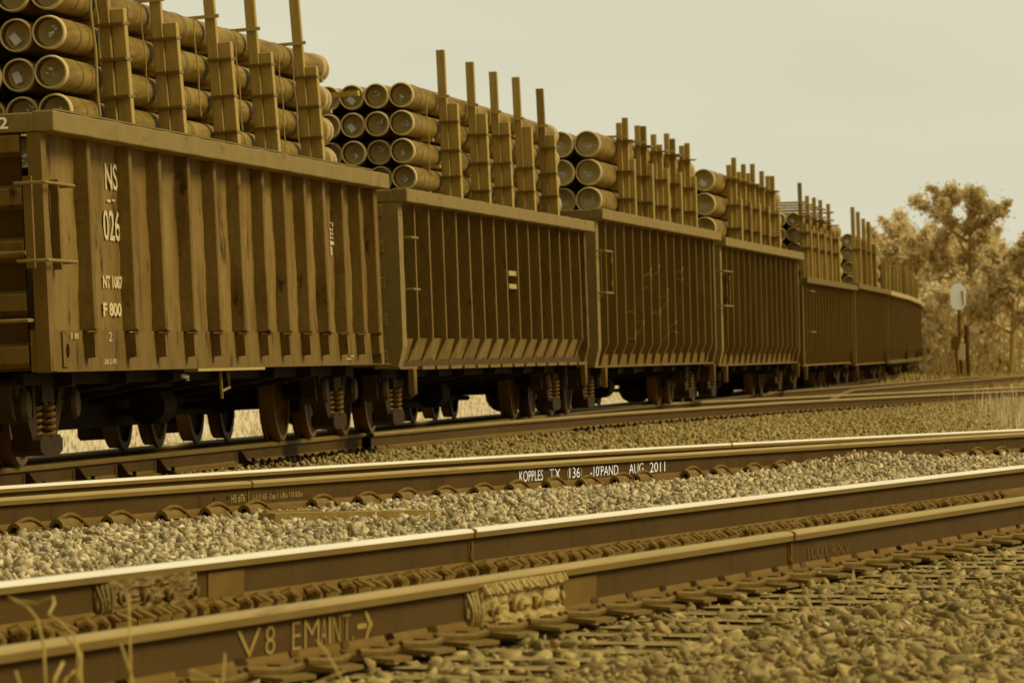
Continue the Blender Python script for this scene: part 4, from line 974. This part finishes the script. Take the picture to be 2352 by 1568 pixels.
for ci, us, vs_ in ((0, (262, 385, 508, 604, 752), 3), (1, (1000, 1095, 1150, 1200), 3)):
    ml = LM[ci]; sp = [s for s in specsL if s[0] == ci][0]
    for i, u in enumerate(us):
        x = solve_x(ml, u, -1.3, 3.0)
        for ri in range(0, 4):
            zm = (sp[5][ri] + sp[5][ri + 1]) / 2; z = (zm - (ml @ Vector((x, -sp[8], 0))).z) / math.cos(R(sp[1]))
            o = MB().box((0, 0, 0), (.09, 1.6, .034)).build('spacer_board', M['timber'], mtx=ml @ Matrix.Translation((x + .17, -.40 - .06 * ((i + ri) % 3), z)))
            tag(o, 'flat timber spacer below the %s pipe row at the %s stake of the %s gondola' % (rown[ri], wn[i], ORD[ci]), 'spacer', 'timber spacers between the pipe rows')
o = MB().box((0, 0, 0), (.14, .5, .05)).build('timber_block', M['timber'], mtx=LM[0] @ Matrix.Translation((solve_x(LM[0], 752, -1.2, 3.4), -1.25, 3.28)))
tag(o, 'short timber block poking out at the far end of the nearest load', 'timber block')

# ================================================================== TRACKSIDE SIGNS
def ground_at(u, v, h): return pt(u, v, h)
zsig = -.05
Ys = 182.0
def X(u): return (u - 1176) / F * Ys
def Z(v): return 1 + (V0 - v) / F * Ys
sg = empty('trackside_signal', Matrix.Translation((X(2206), Ys, zsig))); tag(sg, 'mast with a white oval target and cream box beside the track', 'signal')
b = MB(); hw_ = .235; rr_ = []
zc0, zc1 = Z(712) + hw_, Z(650) - hw_
for a in np.linspace(0, math.pi, 14): rr_.append((hw_ * math.cos(a), zc1 + hw_ * math.sin(a) - zsig))
for a in np.linspace(math.pi, 2 * math.pi, 14): rr_.append((hw_ * math.cos(a), zc0 + hw_ * math.sin(a) - zsig))
b.prism(rr_, -.03, .03); b.build('oval_target', M['white_sign'], sg, mtx=Matrix.Translation((X(2200) - X(2206), -.08, 0)))
b = MB(); b.prism([(-.035, Z(668) - zsig), (.035, Z(668) - zsig), (.055, Z(700) - zsig), (.02, Z(702) - zsig)], -.045, -.031); b.build('target_mark', M['stone_far'], sg, mtx=Matrix.Translation((X(2209) - X(2206), -.08, 0)))
MB().tube([(0, 0, 0), (-.04, 0, Z(705) - zsig)], .06, 10).build('mast', M['post_brown'], sg)
MB().box((.02, -.10, (Z(790) + Z(826)) / 2 - zsig), (.24, .2, Z(790) - Z(826))).build('junction_box', M['cream_box'], sg)
MB().box((.11, -.06, (Z(830) - zsig) / 2), (.12, .1, Z(830) - zsig)).build('cable_duct', M['timber'], sg)
for zz in (Z(722), Z(760)): MB().box((.03, -.06, zz - zsig), (.20, .1, .07)).build('bracket', M['timber_dark'], sg)
lp = empty('lamp_post', Matrix.Translation((X(2194), Ys - .5, zsig))); tag(lp, 'short dark post with a hooded lamp left of the signal mast', 'lamp post')
MB().tube([(.06, 0, 0), (0, 0, Z(801) - zsig)], .05, 8).build('pole', M['post_brown'], lp)
b = MB(); b.prism([(-.12, 0), (.12, 0), (.125, .28), (.08, .38), (0, .42), (-.08, .38), (-.125, .28)], -.1, .1); b.build('lamp_hood', M['post_brown'], lp, mtx=Matrix.Translation((-.04, 0, Z(802) - zsig)))
dp = empty('marker_post', Matrix.Translation((X(2229), Ys + .6, zsig))); tag(dp, 'dark slim post with a small pale sign to the right of the signal', 'marker post')
MB().tube([(0, 0, 0), (-.09, 0, Z(746) - zsig)], .065, 8).build('pole', M['post_dark'], dp)
MB().box((.16, 0, Z(756) - zsig), (.30, .03, .16)).build('sign_plate', M['cream_box'], dp)

# ================================================================== TREES
def leaf_cloud(n, clumps, size, seed):
    r_ = np.random.default_rng(seed); c = np.array(clumps); idx = r_.choice(len(c), n, p=c[:, 3] ** 2 / (c[:, 3] ** 2).sum())
    q = r_.normal(size=(n, 3)); q /= np.linalg.norm(q, axis=1)[:, None]; q *= np.abs(r_.normal(0, .62, n))[:, None]
    P = c[idx, :3] + q * c[idx, 3:4] * np.array([1, 1, .8]); s = size * r_.uniform(.6, 1.4, n)
    a = r_.normal(size=(n, 3)); a /= np.linalg.norm(a, axis=1)[:, None]; b = r_.normal(size=(n, 3)); b -= a * (a * b).sum(1)[:, None]; b /= np.linalg.norm(b, axis=1)[:, None]
    V = np.stack([P - a * s[:, None], P + b * s[:, None] * .5, P + a * s[:, None], P - b * s[:, None] * .5], 1).reshape(-1, 3)
    return V, np.arange(4 * n).reshape(-1, 4)
def tree(u, yd, height, width, label, leaf='leaf_a', n=9000, dense=1.0, seed=0, base=-.15, lean=0.0, name='tree', size=.16, lowest=.25):
    r_ = random.Random(seed); org = Vector(((u - 1176) / F * yd, yd, base)); root = empty(name, Matrix.Translation(org)); tag(root, label, 'tree', 'trees beyond the tracks')
    t = MB(); clumps = []; br = []
    top = Vector((lean * height, 0, height * .86))
    def limb(p0, d, L_, r0, lvl):
        pts = [p0]; p = p0.copy(); dd = d.normalized()
        for i in range(4):
            dd = (dd + Vector((r_.gauss(0, .16), r_.gauss(0, .16), .10))).normalized(); p = p + dd * L_ / 4; pts.append(p.copy())
        t.tube(pts, [r0 * (1 - .19 * i) for i in range(5)], 6)
        if lvl == 0 or L_ < .5:
            for q in pts[2:]: clumps.append((q.x, q.y, q.z, r_.uniform(.07, .15) * width * .5))
            return
        for k in range(r_.randint(3, 4)):
            a = r_.uniform(0, 6.28); s_ = pts[r_.randint(1, 4)]
            limb(s_, Vector((math.cos(a) * .9, math.sin(a) * .9, r_.uniform(.25, .9))), L_ * r_.uniform(.5, .75), r0 * .5, lvl - 1)
        if lvl < 2: clumps.append((pts[-1].x, pts[-1].y, pts[-1].z, r_.uniform(.12, .18) * width * .6))
    t.tube([(0, 0, -.2), (lean * height * .2, 0, height * .25), (lean * height * .45, .1, height * .5), tuple(top)], [height * .028, height * .021, height * .014, .02], 8)
    for k in range(9):
        f = r_.uniform(lowest, .9); a = r_.uniform(0, 6.28); p = Vector((lean * height * f, 0, height * .86 * f))
        limb(p, Vector((math.cos(a), math.sin(a), r_.uniform(.3, 1.0))), width * .5 * (1.15 - f * .55), height * .011, 1)
    sc_ = height / max(q[2] + q[3] * .6 for q in clumps)
    clumps = [(a, b, min(c * sc_, height), d) for a, b, c, d in clumps]
    t.build('trunk', M['trunk'], root)
    V, Fq = leaf_cloud(int(n * dense), clumps, size, seed + 5)
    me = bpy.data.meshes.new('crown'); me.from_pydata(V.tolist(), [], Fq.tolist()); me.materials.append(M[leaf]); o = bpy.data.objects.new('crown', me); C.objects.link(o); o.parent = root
    return root
TR = [ # u, distance, height, width, leaf, density, label
    (2228, 205, 5.9, 4.2, 'leaf_a', 1.0, 'tallest feathery tree at the right, rising behind the signal', .0),
    (2325, 200, 4.1, 3.4, 'leaf_a', .9, 'small feathery tree cut by the right edge of the picture', .02),
    (2160, 228, 4.9, 4.2, 'leaf_b', 1.2, 'pale bushy tree between the train and the tallest tree', 0),
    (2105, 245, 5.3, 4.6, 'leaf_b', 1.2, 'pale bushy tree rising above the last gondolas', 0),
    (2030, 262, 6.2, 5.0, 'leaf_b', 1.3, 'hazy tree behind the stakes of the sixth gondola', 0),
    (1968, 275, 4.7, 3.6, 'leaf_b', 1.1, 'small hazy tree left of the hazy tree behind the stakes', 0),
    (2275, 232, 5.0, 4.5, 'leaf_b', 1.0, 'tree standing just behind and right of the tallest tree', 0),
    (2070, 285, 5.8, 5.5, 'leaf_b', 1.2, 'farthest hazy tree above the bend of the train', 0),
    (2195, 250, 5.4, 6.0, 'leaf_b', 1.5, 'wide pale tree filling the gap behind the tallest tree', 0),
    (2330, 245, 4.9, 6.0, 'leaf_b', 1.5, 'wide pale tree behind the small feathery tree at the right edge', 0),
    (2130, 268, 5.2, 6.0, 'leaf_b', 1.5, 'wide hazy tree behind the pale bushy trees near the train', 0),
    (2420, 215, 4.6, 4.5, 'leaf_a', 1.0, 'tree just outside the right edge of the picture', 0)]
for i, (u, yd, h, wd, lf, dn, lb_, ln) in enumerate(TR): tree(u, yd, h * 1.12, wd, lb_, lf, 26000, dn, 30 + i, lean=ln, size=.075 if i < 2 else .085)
# low brush that reads as one mass
cl_ = []; r_ = random.Random(8)
for k in range(330):
    yd = r_.uniform(200, 262); u = r_.uniform(1930, 2480); x = (u - 1176) / F * yd; h = r_.uniform(.2, 2.9 + .5 * math.sin(u * .02)); cl_.append((x, yd, h, r_.uniform(.35, .75)))
V, Fq = leaf_cloud(110000, cl_, .13, 99)
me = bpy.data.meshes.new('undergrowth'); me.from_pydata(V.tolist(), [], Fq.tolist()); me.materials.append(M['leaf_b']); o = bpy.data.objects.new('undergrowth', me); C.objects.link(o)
tag(o, 'dense pale undergrowth below the trees behind the signal', 'undergrowth', None, 'stuff')
tw = MB(); r_ = random.Random(12)
for k in range(60):
    u = r_.uniform(2130, 2352); yd = r_.uniform(192, 200); x = (u - 1176) / F * yd; h = r_.uniform(1.0, 2.7); a = r_.uniform(-.5, .5)
    tw.tube([(x, yd, -.2), (x + a * h * .4, yd, h * .5), (x + a * h + r_.uniform(-.2, .2), yd, h)], [.022, .016, .006], 5)
tag(tw.build('bare_twigs', M['trunk']), 'bare pale twigs standing in front of the undergrowth', 'twigs', None, 'stuff')

# ================================================================== GRASS
def blades(name, pts, h0, h1, w_, m, label, seed, bend=.35):
    r_ = random.Random(seed); vs = []; fs = []
    for (x, y, z) in pts:
        h = r_.uniform(h0, h1); a = r_.uniform(0, 6.28); bx, by = math.cos(a) * bend * h * r_.random(), math.sin(a) * bend * h * r_.random(); w2 = w_ * r_.uniform(.6, 1.3); k = len(vs)
        ca, sa = math.cos(a + 1.3) * w2 / 2, math.sin(a + 1.3) * w2 / 2
        vs += [(x - ca, y - sa, z), (x + ca, y + sa, z), (x + bx * .35 + ca * .8, y + by * .35 + sa * .8, z + h * .55), (x + bx * .35 - ca * .8, y + by * .35 - sa * .8, z + h * .55), (x + bx, y + by, z + h)]
        fs += [(k, k + 1, k + 2, k + 3), (k + 3, k + 2, k + 4)]
    me = bpy.data.meshes.new(name); me.from_pydata(vs, [], fs); me.materials.append(m); o = bpy.data.objects.new(name, me); C.objects.link(o); return tag(o, label, 'grass', None, 'stuff')
r_ = random.Random(5); P = []
for k in range(22000):
    y = r_.uniform(50, 250) ; e = LT1.x_at(min(y, 320)) - 3.8; x = max(e, 0) if False else e - abs(r_.gauss(0, 6)); 
    if abs(x / y) < .12: P.append((x, y, gf(x, y) + .02))
blades('dry_grass', P, .05, .16, .03, M['grass_dry'], 'dry pale grass in the field beyond the train', 6)
P = []
for k in range(6000):
    y = r_.uniform(70, 118); x = r_.uniform(LQ.x_at(y) + 1.4, LB.x_at(min(y, 62)) + (y - 62) * .33 + 2) if y < 300 else 0
    u = 1176 + F * x / y
    if u > 2060 + 340 * r_.random() ** .40 and u < 2420: P.append((x, y, gf(x, y)))
blades('dry_grass', P, .12, .48, .014, M['grass_dry'], 'tall dry grass beside the tracks at the right edge', 7, .2)
P = [(x, y, gf(x, y)) for x, y in ((r_.uniform(9, 34), r_.uniform(125, 215)) for _ in range(16000)) if .05 < x / y < .11 and x > LR.x_at(y) - 14]
blades('dry_grass', P, .05, .17, .03, M['grass_tan'], 'dry grass round the feet of the trackside signs', 9)
# a few dead stalks close to the camera, bottom left
st = MB(); Yg = 14.0
def GP(u, v, dy=0): y = Yg + dy; return ((u - 1176) / F * y, y, 1 + (V0 - v) / F * y)
for pts, r0 in (([(175, 1750), (178, 1560), (180, 1500), (172, 1460), (140, 1430), (112, 1410), (125, 1385), (122, 1370), (85, 1385), (40, 1378), (20, 1370)], .0042),
                ([(120, 1750), (105, 1580), (100, 1480), (85, 1420), (62, 1392), (30, 1376)], .0040), ([(195, 1750), (185, 1540), (186, 1500), (150, 1458), (112, 1438)], .0038), ([(112, 1760), (125, 1560), (145, 1520)], .0055), ([(100, 1750), (150, 1560), (172, 1540)], .004),
                ([(308, 1750), (300, 1540), (298, 1450), (296, 1390), (297, 1370)], .0028), ([(330, 1750), (305, 1560), (285, 1500), (278, 1480)], .003),
                ([(500, 1750), (512, 1560), (517, 1500)], .0030), ([(900, 1800), (790, 1570), (752, 1500), (728, 1470)], .0034), ([(545, 1700), (495, 1560), (450, 1545), (440, 1538)], .004), ([(660, 1640), (720, 1570), (790, 1540)], .003), ([(40, 1760), (52, 1590), (36, 1540)], .0036)):
    st.tube([GP(u, v, .05 * i) for i, (u, v) in enumerate(pts)], [r0 * (1 - .05 * i) for i in range(len(pts))], 6)
tag(st.build('dead_stalks', M['blade'], smooth=True), 'bent dead grass stalks out of focus at the bottom left', 'grass', None, 'stuff')

# ================================================================== HAZE
HAZE = 0
if HAZE:
    hb_ = MB(); hb_.box((0, 160, 4), (460, 460, 14)); 
    hm = bpy.data.materials.new('haze'); hm.use_nodes = True; n = hm.node_tree; n.nodes.remove(n.nodes['Principled BSDF']); pv = n.nodes.new('ShaderNodeVolumePrincipled')
    pv.inputs['Color'].default_value = (.96, .86, .58, 1); pv.inputs['Density'].default_value = HAZE; pv.inputs['Anisotropy'].default_value = .2
    n.links.new(pv.outputs[0], n.nodes['Material Output'].inputs['Volume']); o = hb_.build('haze', hm); o['kind'] = 'stuff'; o['label'] = 'thin pale dusty haze over the far end of the train'; o['category'] = 'haze'
